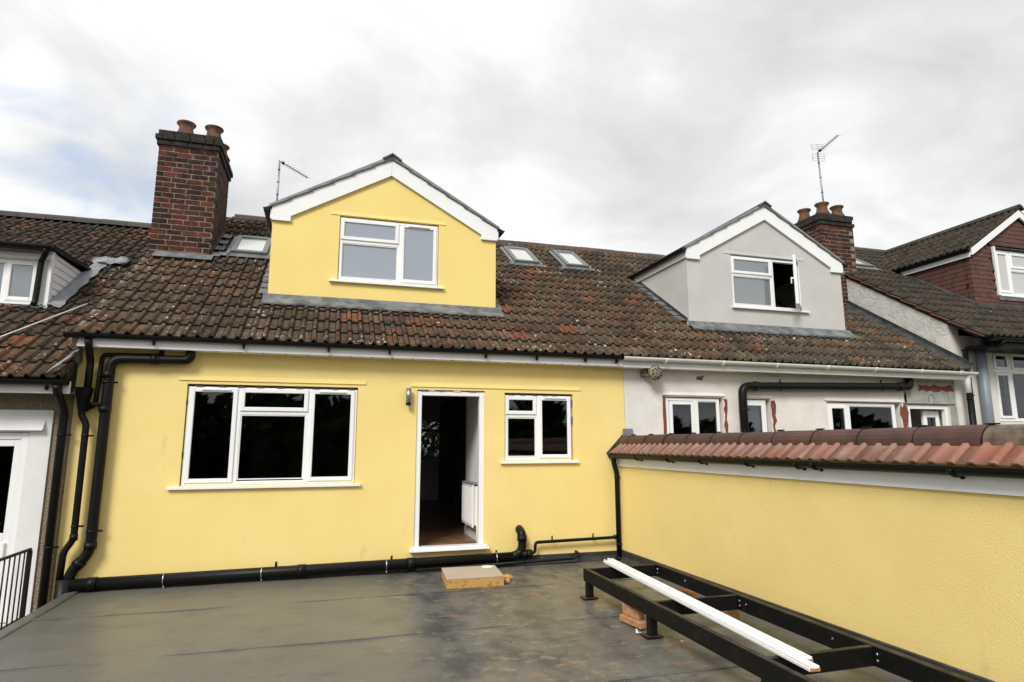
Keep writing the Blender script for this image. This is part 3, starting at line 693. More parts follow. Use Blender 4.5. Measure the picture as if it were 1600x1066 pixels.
# ------------------------------------------------------------------ chimneys
def brick_me(l, d, h, m):
    b = MB(); b.box(0, l, 0, d, 0, h, .004); bmesh.ops.recalc_face_normals(b.bm, faces=b.bm.faces); me = bpy.data.meshes.new('brick'); b.bm.to_mesh(me); b.bm.free(); me.materials.append(m); return me
def chimney(house, x0, x1, y0, y1, zb, zt, pots, show_left=True, show_right=True, zmax=None, low=None):
    e = empty('chimney', ((x0 + x1) / 2, (y0 + y1) / 2, zb)); place(e, house, ((x0 + x1) / 2, (y0 + y1) / 2, zb))
    MB().box(x0 + .005, x1 - .005, y0 + .005, y1 - .005, zb - .4, zt + .2).build('mortar_core', MORTAR, e)
    G, D = .0895, .106; BM = brick_me(1, D, G - .015, BRICK); BS = brick_me(1, D, G - .010, SOOT)
    def row(z, X0, X1, Y0, Y1, odd, me, pal, jf=.2):
        # front
        def run(a, b_, first):
            o = []; t = a; ln = first
            while t < b_ - .02:
                l = min(ln, b_ - t)
                if b_ - t - l < .06: l = b_ - t
                o.append((t, l)); t += l; ln = .232
            return o
        fa, fb = (X0, X1) if not odd else (X0 + D + .01, X1 - D - .01)
        fi = .232 if not odd else .18
        for t, l in run(fa, fb, fi): inst('brick', me, e, (t, Y0 + random.uniform(-.002, .002), z), (0, 0, 0), jit(random.choice(pal), jf), (l - .015, 1, 1))
        sa = Y0 if odd else Y0 + D + .01
        for on, xx in ((show_left, X0), (show_right, X1)):
            if not on: continue
            for t, l in run(sa, Y1, .232):
                if roofz(t + l / 2) > z + .12 and z < zt - .3: continue
                if xx == X0: inst('brick', me, e, (xx + D, t, z), (0, 0, math.pi / 2), jit(random.choice(pal), jf), (l - .015, 1, 1))
                else: inst('brick', me, e, (xx, t, z), (0, 0, math.pi / 2), jit(random.choice(pal), jf), (l - .015, 1, 1))
    pal = [(.095, .030, .021), (.082, .027, .020), (.068, .025, .019), (.115, .034, .022), (.045, .021, .018), (.032, .019, .016)]
    z = zb; k = 0
    while z < zt - .03:
        row(z, x0, x1, y0, y1, k % 2, BM, pal); z += G; k += 1
    sp = [(.014, .012, .010), (.022, .016, .013), (.012, .011, .010)]
    row(z, x0 - .03, x1 + .03, y0 - .03, y1 + .03, 0, BS, sp); row(z + G, x0 - .055, x1 + .055, y0 - .055, y1 + .055, 1, BS, sp); row(z + 2 * G, x0 - .02, x1 + .02, y0 - .02, y1 + .02, 0, BS, sp)
    zz = z + 3 * G - .01
    b = MB(); b._add([(x0 - .02, y0 - .02, zz), (x1 + .02, y0 - .02, zz), (x1 + .02, y1 + .02, zz), (x0 - .02, y1 + .02, zz), (x0 + .15, y0 + .15, zz + .07), (x1 - .15, y0 + .15, zz + .07), (x1 - .15, y1 - .15, zz + .07), (x0 + .15, y1 - .15, zz + .07)],
        [(0, 1, 5, 4), (1, 2, 6, 5), (2, 3, 7, 6), (3, 0, 4, 7), (4, 5, 6, 7), (3, 2, 1, 0)]); b.build('flaunching', SOOT, e)
    for (px_, py_, hh, rr) in pots:
        b = MB(); pr = [(rr * 1.18, 0), (rr * 1.12, .02), (rr * .80, hh * .45), (rr * .72, hh * .68), (rr * .78, hh * .8), (rr * .98, hh * .9), (rr * 1.02, hh * .96), (rr * .98, hh), (rr * .74, hh), (rr * .66, hh * .7)]
        b.lathe((px_, py_, zz + .02), pr, 20); b.build('chimney_pot', POT, e)
    return e
c1 = chimney(h1, *CH1, 4.47, 6.50, [(-2.52, 2.56, .275, .150), (-2.09, 2.60, .275, .150), (-2.08, 3.24, .26, .15)])
# lead round its foot
MB().box(-2.74, -1.94, CH1[2] - .012, CH1[2] - .001, 4.585, 4.69, .002).build('lead_apron', LEAD, h1)
b = MB(); v = [rp3(-2.74, 3.125, .075), rp3(-1.88, 3.125, .075), rp3(-1.88, 2.93, .068), rp3(-2.74, 2.93, .068)]
b._add(v + [p - Vector((0, 0, .012)) for p in v], [(0, 1, 2, 3), (7, 6, 5, 4), (0, 4, 5, 1), (1, 5, 6, 2), (2, 6, 7, 3), (3, 7, 4, 0)]); b.build('lead_apron', LEAD, h1)
for j in range(8):
    y = CH1[2] + .02 + j * .152; z = roofz(y)
    MB().box(CH1[1] + .001, CH1[1] + .009, y, y + .15, z - .05, z + .22, .002).build('step_flashing', LEADD, h1)
    if j % 2 == 0: inst('lead_soaker', SOAK, h1, rp3(CH1[1] + .085, (y - EY) / CT + .1, .055), (TH - .05, 0, 0))

# ------------------------------------------------------------------ pipework on the yellow house
def pipe(house, name, path, r, m=BLACK, br=.08, collars=(), label=None, joints=()):
    o = MB().tube(bend(path, br), r, 14).build(name, m, house)
    if label: o['label'] = label
    for (p, d) in joints:
        p = Vector(p); d = Vector(d).normalized() * .035; MB().tube([p - d, p + d], r * 1.16, 14).build('pipe_collar', m, o)
    for (p, d) in collars:   # clip: short band plus a peg to the wall
        p = Vector(p); d = Vector(d)
        MB().tube([p - d.normalized() * .012, p + d.normalized() * .012], r * 1.10, 14).build('pipe_clip', m, o)
        side = Vector((1, 0, 0)) if abs(d.z) > .5 else Vector((0, 0, 1))
        q_ = p + side * (r + .05); MB().tube([p + side * r * .6, q_], .011, 8).build('clip_screw', m, o)
    return o
Yp = -.095
pipe(h1, 'soil_pipe', [(-1.64, Yp, 2.80), (-1.64, Yp, 2.665), (-2.495, Yp, 2.655), (-2.505, Yp, .42), (-2.655, Yp, .25), (-2.70, Yp, .10)], .057, br=.13,
     collars=[((-2.505, Yp, 2.37), (0, 0, 1)), ((-2.505, Yp, .66), (0, 0, 1)), ((-1.98, Yp, 2.66), (1, 0, 0))], label='thick black soil pipe down the left end of the wall',
     joints=[((-2.505, Yp, 2.46), (0, 0, 1)), ((-2.505, Yp, 2.05), (0, 0, 1)), ((-2.506, Yp, .5), (0, 0, 1)), ((-2.60, Yp, .31), (-.15, 0, -.17)), ((-2.03, Yp, 2.66), (1, 0, 0))])
pipe(h1, 'waste_pipe', [(-1.97, -.05, 2.79), (-1.97, -.05, 2.715), (-2.60, -.05, 2.705), (-2.625, -.05, 2.10), (-2.70, -.05, 2.06)], .027, br=.05, collars=[((-2.61, -.05, 2.45), (0, 0, 1))])
pipe(h1, 'downpipe', [(-2.70, -.27, 2.86), (-2.70, -.20, 2.74), (-2.70, -.11, 2.6), (-2.705, -.11, 2.02)], .040, br=.05)
b = MB(); b._add([(-2.80, -.20, 2.30), (-2.66, -.20, 2.30), (-2.66, -.03, 2.30), (-2.80, -.03, 2.30), (-2.765, -.16, 2.04), (-2.695, -.16, 2.04), (-2.695, -.06, 2.04), (-2.765, -.06, 2.04)],
    [(0, 1, 5, 4), (1, 2, 6, 5), (2, 3, 7, 6), (3, 0, 4, 7), (4, 5, 6, 7), (3, 2, 1, 0)]); b.build('rainwater_hopper', BLACK, h1)
MB().tube([(-2.73, -.11, 2.11), (-2.47, -.095, 2.10)], .024, 10).build('waste_pipe', BLACK, h1)
pipe(h1, 'downpipe', [(-2.735, -.11, 2.05), (-2.735, -.11, 1.98), (-2.675, -.11, 1.88), (-2.675, -.11, .58), (-2.76, -.11, .44), (-2.77, -.11, .12)], .036, br=.05,
     collars=[((-2.675, -.11, 1.74), (0, 0, 1)), ((-2.675, -.11, .72), (0, 0, 1))], joints=[((-2.675, -.11, .60), (0, 0, 1))])
# long horizontal drain at the foot of the wall
dp = pipe(h1, 'horizontal_drain', [(-2.72, -.10, .082), (2.52, -.10, .122)], .064, label='long black drain lying along the foot of the wall')
MB().tube([(-2.72, -.10, -.6), (-2.72, -.10, .15)], .085, 14).build('drain_junction', BLACK, dp)
for x in (-2.45, -.2, 1.15): MB().tube([(x - .05, -.10, .102 + x * .0076), (x + .05, -.10, .102 + x * .0076)], .072, 14).build('pipe_collar', BLACK, dp)
for x in (-1.72, -.66, .83, 2.29):
    zc = .102 + x * .0076; b = MB(); pts = [(x, -.10 + .0675 * math.cos(t), zc + .0675 * math.sin(t)) for t in [R(60 + 12 * k) for k in range(17)]]
    b.tube(pts, .007, 6); b.tube([pts[-1], (x + .012, -.13, zc - .10)], .007, 6); b.build('galvanised_strap', GALV, dp)
for x in (-.5, 2.3, .9): MB().tube([(x, -.08, .15), (x, -.08, .215)], .014, 8).build('strap_stud', BLACK, dp)
br_ = pipe(h1, 'branch_pipe', [(2.50, -.10, .122), (2.62, -.10, .16), (2.665, -.10, .24), (2.66, -.10, .43), (2.65, .03, .475)], .058, br=.10, joints=[((2.66, -.10, .36), (0, 0, 1))])
pipe(h1, 'branch_socket', [(2.64, -.105, .15), (2.79, -.105, .15)], .05, br=.02, joints=[((2.76, -.105, .15), (1, 0, 0))])
pipe(h1, 'waste_pipe', [(2.76, -.10, .155), (2.845, -.10, .16), (2.855, -.10, .295), (4.10, -.10, .312), (4.10, .0, .312)], .022, br=.04, collars=[((3.10, -.10, .30), (1, 0, 0)), ((3.72, -.10, .307), (1, 0, 0))])
MB().tube([(4.10, -.11, .312), (4.10, -.09, .312)], .036, 12).build('pipe_end', BLACK, h1)
pipe(h1, 'waste_pipe', [(1.2, -.17, .035), (3.42, -.14, .062), (3.49, -.14, .115), (3.49, -.005, .13)], .020, br=.05, joints=[((2.65, -.15, .053), (1, 0, .01))])

# wall lamp
wl = empty('wall_lamp', (1.07, -.005, 2.15), 'slim silver up-and-down wall lamp beside the doorway', 'lamp')
MB().box(1.05, 1.10, -.03, -.0005, 2.17, 2.34, .004).build('back_plate', BLACK, wl)
MB().tube([(1.065, -.075, 2.19), (1.065, -.075, 2.385)], .034, 16).build('lamp_body', LAMPM, wl)
MB().tube([(1.065, -.075, 2.155), (1.065, -.075, 2.1895)], .035, 16).build('lamp_end', BLACK, wl)

# radiator
ra = empty('radiator', (2.08, .7, .45), 'white panel radiator on the inner wall seen through the doorway', 'radiator')
b = MB(); b.box(2.05, 2.075, .30, 1.00, .47, 1.06, .006)
b.build('panel', WHITE, ra)
for k in range(17): MB().box(2.041, 2.0495, .325 + k * .039, .347 + k * .039, .51, 1.02, .003).build('rib', WHITE, ra)
MB().box(2.045, 2.15, .30, 1.00, 1.061, 1.085, .003).build('top_grille', SILLG, ra)
MB().box(2.0755, 2.135, .32, .98, .50, 1.04).build('rear_panel', WHITE, ra)
MB().tube(bend([(2.11, .29, .52), (2.11, .26, .50), (2.11, .26, .28)], .02), .010, 8).build('pipe', WHITE, ra)

# ================================================================== GREY / WHITE HOUSE
H2X0, H2X1 = 4.333, 11.02
h2 = empty('terraced_house', (7.7, 0, 0), 'white pebbledashed house with pale grey gabled dormer, its casement standing open', 'house')
W2 = [(5.03, 6.07, 1.10, 2.36), (6.40, 6.97, 1.10, 2.355), (8.10, 9.70, 1.10, 2.335), (9.85, 10.83, .27, 2.325)]
shell(h2, H2X0, H2X1, .27, 2.66, W2, PEBW, zw=2.7685)
HOLE2 = (6.15, 9.40, (.832 + .35 - EY) / CT, 5.0)
roof2 = deck(h2, 4.33, 11.02, 0., HOLE2)
def skip2(xa, xb, sa, sb):
    return in_dormer(xa, xb, 6.065, 9.485, sa, sb, .832) or in_sky(xa, xb, sa, sb, SKY3)
def col2(x, s_):
    if x < 6.3: return col1(x - 1.2, s_ + .5)
    t = random.random()
    if t < .05: c = (.22, .085, .04)
    elif t < .55: c = (.094, .072, .053)
    elif t < .85: c = (.125, .10, .074)
    else: c = (.055, .046, .04)
    return jit(c, .2)
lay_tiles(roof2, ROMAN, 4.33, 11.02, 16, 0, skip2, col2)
ridge_tiles(roof2, 4.3, 11.0, 4.69, 6.235, RIDGE_W, lambda: jit(random.choice([(.19, .075, .055), (.14, .065, .05), (.08, .06, .05)]), .2))
rooflight(h2, SKY3)
MB().box(4.227, 11.04, -.215, -.195, 2.765, 2.895, .003).build('fascia', WHITE_D, h2)
MB().box(4.227, 11.04, -.1945, -.002, 2.769, 2.783).build('soffit', WHITE_D, h2)
gutter(h2, (4.192, -.272, 2.914), (11.22, -.272, 2.896), WHITE_D, .054)
for x in (4.9, 5.9, 6.9, 7.9, 8.9, 9.9, 10.8):
    b = MB(); pts = [(x, -.272 + .057 * math.cos(t), 2.907 + .057 * math.sin(t)) for t in [R(180 + 15 * k) for k in range(13)]]; b.tube(pts, .009, 6, squash=2.2); b.build('gutter_bracket', WHITE_D, h2)
DW2 = (6.995, 8.500, 4.10, 5.075)
d2 = dormer(h2, 6.065, 9.485, .832, GREY_R, DW2)
w2d = window(h2, DW2[0] + .008, DW2[1] - .008, DW2[2], DW2[3] - .016, .852,
       [(7.015, 7.885, 4.725, 5.040, 's'), (7.035, 7.875, 4.150, 4.680, 'f')],
       sill=(6.955, 8.64, .075), mull=[(7.875, 7.935, 4.145, 5.015), (7.035, 7.875, 4.680, 4.732)], pane=GLASS_C, label='dormer window with its right casement swung open')
b = MB(); b.prism([(.822, 5.082), (.822, 5.086), (.8315, 5.14), (.8315, 5.082)], 'x', 6.86, 8.62); b.build('drip_bead', GREY_R, h2)
# the open casement, hinged on the right
HX, HY, AN = 8.462, .815, R(-105)
Mc = Matrix.Translation((HX, HY, 0)) @ Matrix.Rotation(R(43), 4, 'Z')
b = MB(); Lc, z0, z1, fw = .52, 4.13, 5.05, .055
def cb(xa, xb, za, zb_): b.obox(Mc @ Matrix.Translation((-(xa + xb) / 2, 0, (za + zb_) / 2)), xb - xa, .05, zb_ - za, .005)
cb(0, fw, z0, z1); cb(Lc - fw, Lc, z0, z1); cb(fw, Lc - fw, z0, z0 + fw); cb(fw, Lc - fw, z1 - fw, z1)
oc = b.build('open_casement', WHITE, w2d)
b = MB(); b.obox(Mc @ Matrix.Translation((-Lc / 2, 0, (z0 + z1) / 2)), Lc - 2 * fw + .006, .012, z1 - z0 - 2 * fw + .006); b.build('pane', GLASS_C, oc)
b = MB(); b.obox(Mc @ Matrix.Translation((-(Lc - .028), .045, 4.62)), .022, .05, .03, .003); b.obox(Mc @ Matrix.Translation((-(Lc - .028), .075, 4.58)), .018, .018, .12, .003); b.build('handle', WHITE, oc)
MB().box(7.80, 7.86, .99, 1.01, 4.15, 5.03).build('curtain', mat('teal_curtain', (.16, .22, .22), .9), w2d)

# windows on the pebbledashed wall
window(h2, 5.055, 6.015, 1.12, 2.345, .03, [(5.11, 5.545, 1.17, 2.29, 's'), (5.62, 5.98, 1.165, 2.30, 'f')], mull=[(5.55, 5.62, 1.165, 2.30)], label='two-light window right of the perforated flue cowl')
window(h2, 6.43, 6.90, 1.12, 2.34, .03, [(6.475, 6.855, 1.165, 2.295, 's')], label='narrow window beside the black bent pipe')
window(h2, 8.12, 9.60, 1.12, 2.32, .03, [(8.165, 8.53, 1.165, 2.275, 's'), (8.60, 9.555, 1.165, 2.275, 'f')], mull=[(8.53, 8.60, 1.165, 2.275)])
d2w = empty('doorway', (10.33, .02, .27)); place(d2w, h2, (10.33, .02, .27))
b = MB(); b.box(9.86, 9.93, .02, .10, .29, 2.31, .005); b.box(10.75, 10.82, .02, .10, .29, 2.31, .005); b.box(9.93, 10.75, .021, .10, 2.24, 2.31, .005); b.build('frame', WHITE, d2w)
b = MB(); b.box(10.36, 10.45, .14, .19, .29, 2.22, .005); b.box(10.45, 10.66, .145, .19, 2.10, 2.22, .005); b.box(10.66, 10.74, .14, .19, .29, 2.22, .005); b.box(10.45, 10.66, .145, .19, .29, 1.1, .005); b.build('door_leaf', WHITE, d2w)
MB().box(10.45, 10.66, .16, .175, 1.1, 2.10).build('pane', GLASS, d2w)
# ragged exposed brick round the openings, bare render at the right end
def ragged(name, m, x0, x1, z0, z1, seed, y=0., jx=.02, jz=.02, n=9, t=.004):
    rnd = random.Random(seed); P = []
    for i in range(n + 1): P.append((x0 + (x1 - x0) * i / n, z0 + rnd.uniform(-jz, jz)))
    for i in range(1, n): P.append((x1 + rnd.uniform(-jx, jx), z0 + (z1 - z0) * i / n))
    for i in range(n + 1): P.append((x1 - (x1 - x0) * i / n, z1 + rnd.uniform(-jz, jz)))
    for i in range(1, n): P.append((x0 + rnd.uniform(-jx, jx), z1 - (z1 - z0) * i / n))
    b = MB(); b.prism(P, 'y', y - t, y - .0006); return b.build(name, m, h2)
ragged('exposed_brick', REDBRK, 6.075, 6.145, 1.1, 2.34, 1, jx=.03, jz=.01, n=15)
ragged('exposed_brick', REDBRK, 4.985, 5.025, 1.1, 2.37, 2, jx=.008, jz=.006)
ragged('exposed_brick', REDBRK, 6.975, 7.05, 1.1, 2.33, 3, jx=.03, jz=.01, n=15)
ragged('bare_render', BARE, 9.68 + .12, 9.845, 1.1, 2.52, 4, jx=.006)
ragged('bare_render', BARE, 10.835, 11.01, .9, 2.76, 5, jx=.008)
ragged('bare_render', BARE, 9.80, 10.83, 2.335, 2.76, 6, jz=.005)
ragged('exposed_brick', REDBRK, 9.705, 9.82, 1.1, 2.30, 7, jx=.05, jz=.05, t=.007)
ragged('exposed_brick', REDBRK, 10.15, 10.98, 2.565, 2.665, 8, jx=.03, jz=.022, t=.008)
for (x0, x1, z) in ((4.98, 6.10, 2.385), (6.36, 7.0, 2.378), (8.05, 9.73, 2.355)):
    MB().prism([(-.018, z - .004), (-.018, z + .004), (-.0008, z + .05), (-.0008, z - .004)], 'x', x0, x1).build('drip_bead', PEBW, h2)
MB().box(9.75, 10.95, -.028, -.009, 2.335, 2.345).build('lintel_edge', BARE, h2)
MB().tube([(10.42 + .07 * math.cos(t), -.012, 2.42 + .085 * math.sin(t)) for t in [R(-60 + 25 * k) for k in range(12)]], .005, 6).build('cable_loop', SILLG, h2)
ragged('wall_stain', mat('grimy_patch', (.13, .11, .085), .95), 5.60, 5.72, 2.63, 2.70, 11, jx=.02, jz=.02)
# black pipe over the windows
pipe(h2, 'soil_pipe', [(6.365, -.10, .9), (6.365, -.10, 2.545), (9.82, -.10, 2.62), (9.86, -.10, 2.70), (9.88, -.05, 2.80)], .066, br=.14, label='black bent pipe running over the windows',
     collars=[((6.365, -.10, 2.17), (0, 0, 1)), ((7.1, -.10, 2.561), (1, 0, 0)), ((9.2, -.10, 2.606), (1, 0, 0))], joints=[((6.62, -.10, 2.55), (1, 0, 0)), ((9.6, -.10, 2.614), (1, 0, 0))])
MB().tube([(11.08, -.24, 2.87), (11.07, -.21, 2.80), (11.07, -.21, 2.53)], .050, 12).build('gutter_outlet', WHITE, h2)
pipe(h2, 'downpipe', [(11.07, -.21, 2.535), (11.075, -.21, .6)], .042, collars=[((11.07, -.21, 2.42), (0, 0, 1))])
# flue cowl
fl = empty('flue_cowl', (4.75, -.02, 2.6), 'dirty perforated round flue cowl under the white gutter', 'flue cowl')
MB().tube([(4.66, -.001, 2.70), (4.70, -.12, 2.70)], .062, 16).build('neck', STAINY, fl)
fc, fd = Vector((4.76, -.20, 2.70)), Vector((-.1, -.995, 0)).normalized()
b = MB(); bmesh.ops.create_uvsphere(b.bm, u_segments=20, v_segments=12, radius=.118)
for v in b.bm.verts: v.co = Vector((v.co.x, v.co.y * .62, v.co.z)) + fc
for f in b.bm.faces: f.smooth = True
b.build('perforated_bowl', STAINY, fl)
for k in range(9):
    a = 2 * math.pi * k / 9; p = fc + Vector((.066 * math.cos(a), -.0625, .066 * math.sin(a))); MB().tube([p + Vector((0, .03, 0)), p], .013, 8).build('hole', IRON, fl)
for k in range(4):
    a = 2 * math.pi * k / 4 + .4; p = fc + Vector((.028 * math.cos(a), -.0725, .028 * math.sin(a))); MB().tube([p + Vector((0, .03, 0)), p], .011, 8).build('hole', IRON, fl)

# ================================================================== RIGHT HOUSE
h3 = empty('terraced_house', (14, 0, 0), 'white house at the right with red tile-hung dormer and higher roof', 'house')
H3X0, H3X1, OFF3 = 11.03, 17.5, .70
W3 = [(12.05, 14.2, 2.03, 3.39)]
shell(h3, H3X0, H3X1, 1.0, 3.5, W3, PEBW, off=OFF3 / CT, zw=3.62, side=(False, True))
roof3 = deck(h3, H3X0 - .02, H3X1, OFF3, (13.0, 15.8, 1.76 + .5, 5.2), s1=5.97)
zt3 = lambda y: roofz(y, OFF3) - .13
MB().prism([(.2605, -3.19), (8.9, -3.19), (8.9, 3.0), (4.69, zt3(4.69)), (.2605, zt3(.2605))], 'x', H3X0, H3X0 + .24).build('flank_wall', FLANKW, h3)
b = MB().prism([(.0, zt3(0)), (.0, 3.6205), (.26, 3.6205), (.26, zt3(.26))], 'x', H3X0, H3X0 + .24).build('flank_wall', FLANKW, h3)
def skip3(xa, xb, sa, sb):
    y0, y1 = EY + sa * CT - OFF3 * ST, EY + sb * CT
    if xb > 16.2: return True
    z2 = EZ + sb * ST + OFF3 * CT
    if y0 < .80: return False
    if z2 < 5.5: return xa > 12.88 and xb < 16
    k = (6.62 - z2) / 1.1; return k > 0 and xa > 14.36 - 1.5 * k and xb < 14.36 + 1.5 * k
def col3(x, s_): return jit(random.choice([(.036, .031, .025), (.046, .039, .03), (.03, .027, .023), (.06, .042, .028)]), .2)
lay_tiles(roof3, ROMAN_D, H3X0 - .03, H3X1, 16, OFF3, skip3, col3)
rr_ = rp3(0, 5.93, OFF3); ridge_tiles(roof3, H3X0, 16.5, rr_.y, rr_.z + .05, RIDGE_W, lambda: jit((.06, .05, .045), .2))
# ragged red verge tiles along the flank
for j in range(16):
    p = rp3(H3X0 - .06, j * TG + .04, OFF3 - .04); b = MB(); b.obox(Matrix.Translation(p + Vector((.06, .13, .10))) @ Matrix.Rotation(TH - TILT, 4, 'X'), .12, .36, .022, .004); b.build('verge_tile', HUNG, h3).color = (*jit((.17, .055, .035), .3), 1)
# flashing where the neighbouring roof meets the flank
b = MB(); v = [rp3(H3X0 - .14, .0, .045), rp3(H3X0 - .012, .0, .10), rp3(H3X0 - .012, 4.6, .10), rp3(H3X0 - .14, 4.6, .045)]
b._add(v + [p - Vector((0, 0, .012)) for p in v], [(0, 1, 2, 3), (7, 6, 5, 4), (0, 4, 5, 1), (1, 5, 6, 2), (2, 6, 7, 3), (3, 7, 4, 0)]); b.build('lead_flashing', LEADD, h3)
b = MB(); v = [rp3(H3X0 - .011, .0, .0), rp3(H3X0 - .011, 4.6, .0), rp3(H3X0 - .011, 4.6, .17), rp3(H3X0 - .011, .0, .17)]
b._add(v + [p + Vector((.009, 0, 0)) for p in v], [(0, 1, 2, 3), (7, 6, 5, 4), (0, 4, 5, 1), (1, 5, 6, 2), (2, 6, 7, 3), (3, 7, 4, 0)]); b.build('step_flashing', LEADD, h3)
e3 = rp3(0, 0, OFF3)
MB().box(H3X0 + .25, H3X1, e3.y + .10, e3.y + .125, e3.z - .16, e3.z - .01).build('fascia', BLACK, h3)
MB().box(H3X0 + .25, H3X1, e3.y + .1255, -.002, e3.z - .155, e3.z - .14).build('soffit', BLACK, h3)
gutter(h3, (H3X0 + .1, e3.y + .02, e3.z - .01), (H3X1, e3.y + .02, e3.z - .01), BLACK, .062)
pipe(h3, 'downpipe', [(11.42, e3.y + .02, e3.z - .05), (11.40, e3.y + .04, e3.z - .14), (11.27, -.09, 3.36), (11.27, -.09, 2.6), (11.27, -.09, .8)], .042, br=.06, collars=[((11.27, -.09, 3.1), (0, 0, 1)), ((11.27, -.09, 2.5), (0, 0, 1))])
pipe(h3, 'soil_pipe', [(11.60, -.12, .8), (11.60, -.12, 3.56)], .085, GREYPIPE, label='wide blue-grey pipe down the corner of the house')
w3 = window(h3, 12.06, 14.19, 2.04, 3.38, .03, [(12.11, 12.49, 3.02, 3.335, 's'), (12.115, 12.48, 2.09, 2.955, 's'), (12.56, 13.1, 3.02, 3.335, 's'), (12.565, 13.1, 2.085, 2.96, 'f'), (13.17, 14.14, 2.085, 3.33, 'f')],
       mull=[(12.49, 12.56, 2.085, 3.335), (12.105, 12.49, 2.96, 3.02), (12.56, 13.1, 2.96, 3.02), (13.1, 13.17, 2.085, 3.335)])
b = MB(); b.box(12.40, 12.42, .10, .12, 2.42, 2.54, .003); b.box(12.34, 12.42, .10, .12, 2.54, 2.56, .003); b.build('handle', WHITE, w3)

# tile-hung dormer
DY3 = .775; dx0, dx1 = 12.88, 15.86; dc = (dx0 + dx1) / 2; hh3 = (dx1 - dx0) / 2
zb3 = roofz(DY3, OFF3); ze3 = 5.62
d3 = empty('dormer', (dc, DY3, zb3)); place(d3, h3, (dc, DY3, zb3))
DW3 = (13.56, 15.2, 4.74, 5.76)
b = MB(); b.wall(dx0, dx1, zb3 - .03, 5.775, DY3, DY3 + .12, [DW3])
b.build('front_wall', DECK, d3)
pz3 = .70
b = MB(); b._add([(dx0 + .215, DY3, 5.776), (dx1 - .215, DY3, 5.776), (dc, DY3, 6.66), (dx0 + .215, DY3 + .12, 5.776), (dx1 - .215, DY3 + .12, 5.776), (dc, DY3 + .12, 6.66)], [(0, 1, 2), (5, 4, 3), (0, 3, 5, 2), (1, 2, 5, 4), (0, 1, 4, 3)]); b.build('gable', DECK, d3)
ybk3 = EY - OFF3 * ST + (ze3 - EZ - OFF3 * CT) * CT / ST
for xx in (dx0, dx1 - .12): MB().prism([(DY3 + .1205, roofz(DY3 + .12, OFF3) - .05), (DY3 + .1205, ze3), (ybk3 + .1, ze3), (ybk3 + .1, roofz(ybk3 + .1, OFF3) - .05)], 'x', xx + .001, xx + .119).build('cheek', DECK, d3)
HT = brick_me(.165, .014, .155, HUNG)
HG = .098; nrow = 0; cnt = 0
for j in range(22):
    z = zb3 + .0 + j * HG
    if z > 6.4: break
    # front
    xa, xb = dx0 - .02, min(15.0, dx1)
    if z + .1 > 5.52: k_ = (z + .12 - 5.55) / pz3; xa = dx0 + max(0, k_) ; 
    x = xa + (0 if j % 2 else -.08); x = max(x, xa)
    first = True
    while x < xb:
        wdt = .165 if not (first and j % 2) else .085
        if z + .1 > 5.52 and x + wdt > dc + (6.62 - z - .1) / pz3: break
        if not (x + wdt > DW3[0] - .02 and x < DW3[1] and z + .10 > DW3[2] - .06 and z < DW3[3] + .04):
            inst('hung_tile', HT, d3, (x, DY3 - .030, z), (R(-5), 0, 0), jit(random.choice([(.098, .043, .027), (.082, .038, .025), (.118, .050, .030), (.07, .033, .023)]), .18), ((wdt - .004) / .165, 1, 1)); cnt += 1
        x += wdt; first = False
    # left cheek
    y = DY3 - .03; f1 = j % 2 == 0
    if z < ze3 - .1:
        while y < ybk3:
            if roofz(y + .04, OFF3) < z + .13:
                inst('hung_tile', HT, d3, (dx0 - .030, y + .165, z), (R(-5), 0, -math.pi / 2), jit(random.choice([(.078, .035, .024), (.066, .031, .022), (.092, .040, .026)]), .15), (.97, 1, 1)); cnt += 1
            y += .085 if f1 else .165; f1 = False
for sg in (-1, 1):
    P = lambda dx, z: (dc + sg * dx, z)
    ho = hh3 + .06
    MB().prism([P(ho, 5.54), P(ho - .03, 5.54), P(.0015, 5.54 + (ho - .03) * pz3 * .925), P(.0015, 5.70 + ho * pz3 * .925), P(ho, 5.70)], 'y', DY3 - .10, DY3 - .06).build('bargeboard', WHITE, d3)
    v = []
    for dx in (ho + .06, 0):
        z = 5.70 + (ho - dx) * pz3 * .925; yq = EY - OFF3 * ST + (z + .1 - EZ - OFF3 * CT) * CT / ST
        v += [(dc + sg * dx, DY3 - .10, z + .01), (dc + sg * dx, yq, z + .01), (dc + sg * dx, DY3 - .10, z - .02), (dc + sg * dx, yq, z - .02)]
    MB()._add(v, [(0, 1, 5, 4), (2, 6, 7, 3), (0, 4, 6, 2), (1, 3, 7, 5), (0, 2, 3, 1), (4, 5, 7, 6)]).build('roof_board', CEMENT, d3)
MB().prism([(DY3 - .06, 5.50), (DY3 - .06, 5.60), (ybk3, 5.60), (ybk3 - .1, 5.50)], 'x', dx0 - .085, dx0 - .06).build('fascia', WHITE, d3)
gutter(d3, (dx0 - .14, DY3 - .11, 5.655), (dx0 - .14, ybk3 + .1, 5.655), BLACK, .05)
AP = math.atan(pz3 * .925)
sl = (hh3 + .14) / math.cos(AP); nc = 6; ga = sl / nc
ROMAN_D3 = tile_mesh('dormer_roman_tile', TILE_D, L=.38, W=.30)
for j in range(nc):
    u0 = j * ga; dx = hh3 + .14 - u0 * math.cos(AP); z = 5.725 + (hh3 + .06 - dx) * pz3 * .925
    yq = EY - OFF3 * ST + (z + .12 - EZ - OFF3 * CT) * CT / ST
    for i in range(int((yq - DY3 + .12) / .30) + 1):
        y0 = DY3 - .12 + i * .30
        # tile frame: local x runs along the ridge (-y), local y up the slope (+x)
        Mx = Matrix.Translation((dc - dx, y0 + .30, z)) @ Matrix.Rotation(-math.pi / 2, 4, 'Z') @ Matrix.Rotation(AP - .05, 4, 'X')
        inst('tile', ROMAN_D3, d3, Mx.translation, Mx.to_euler(), col3(0, 0))
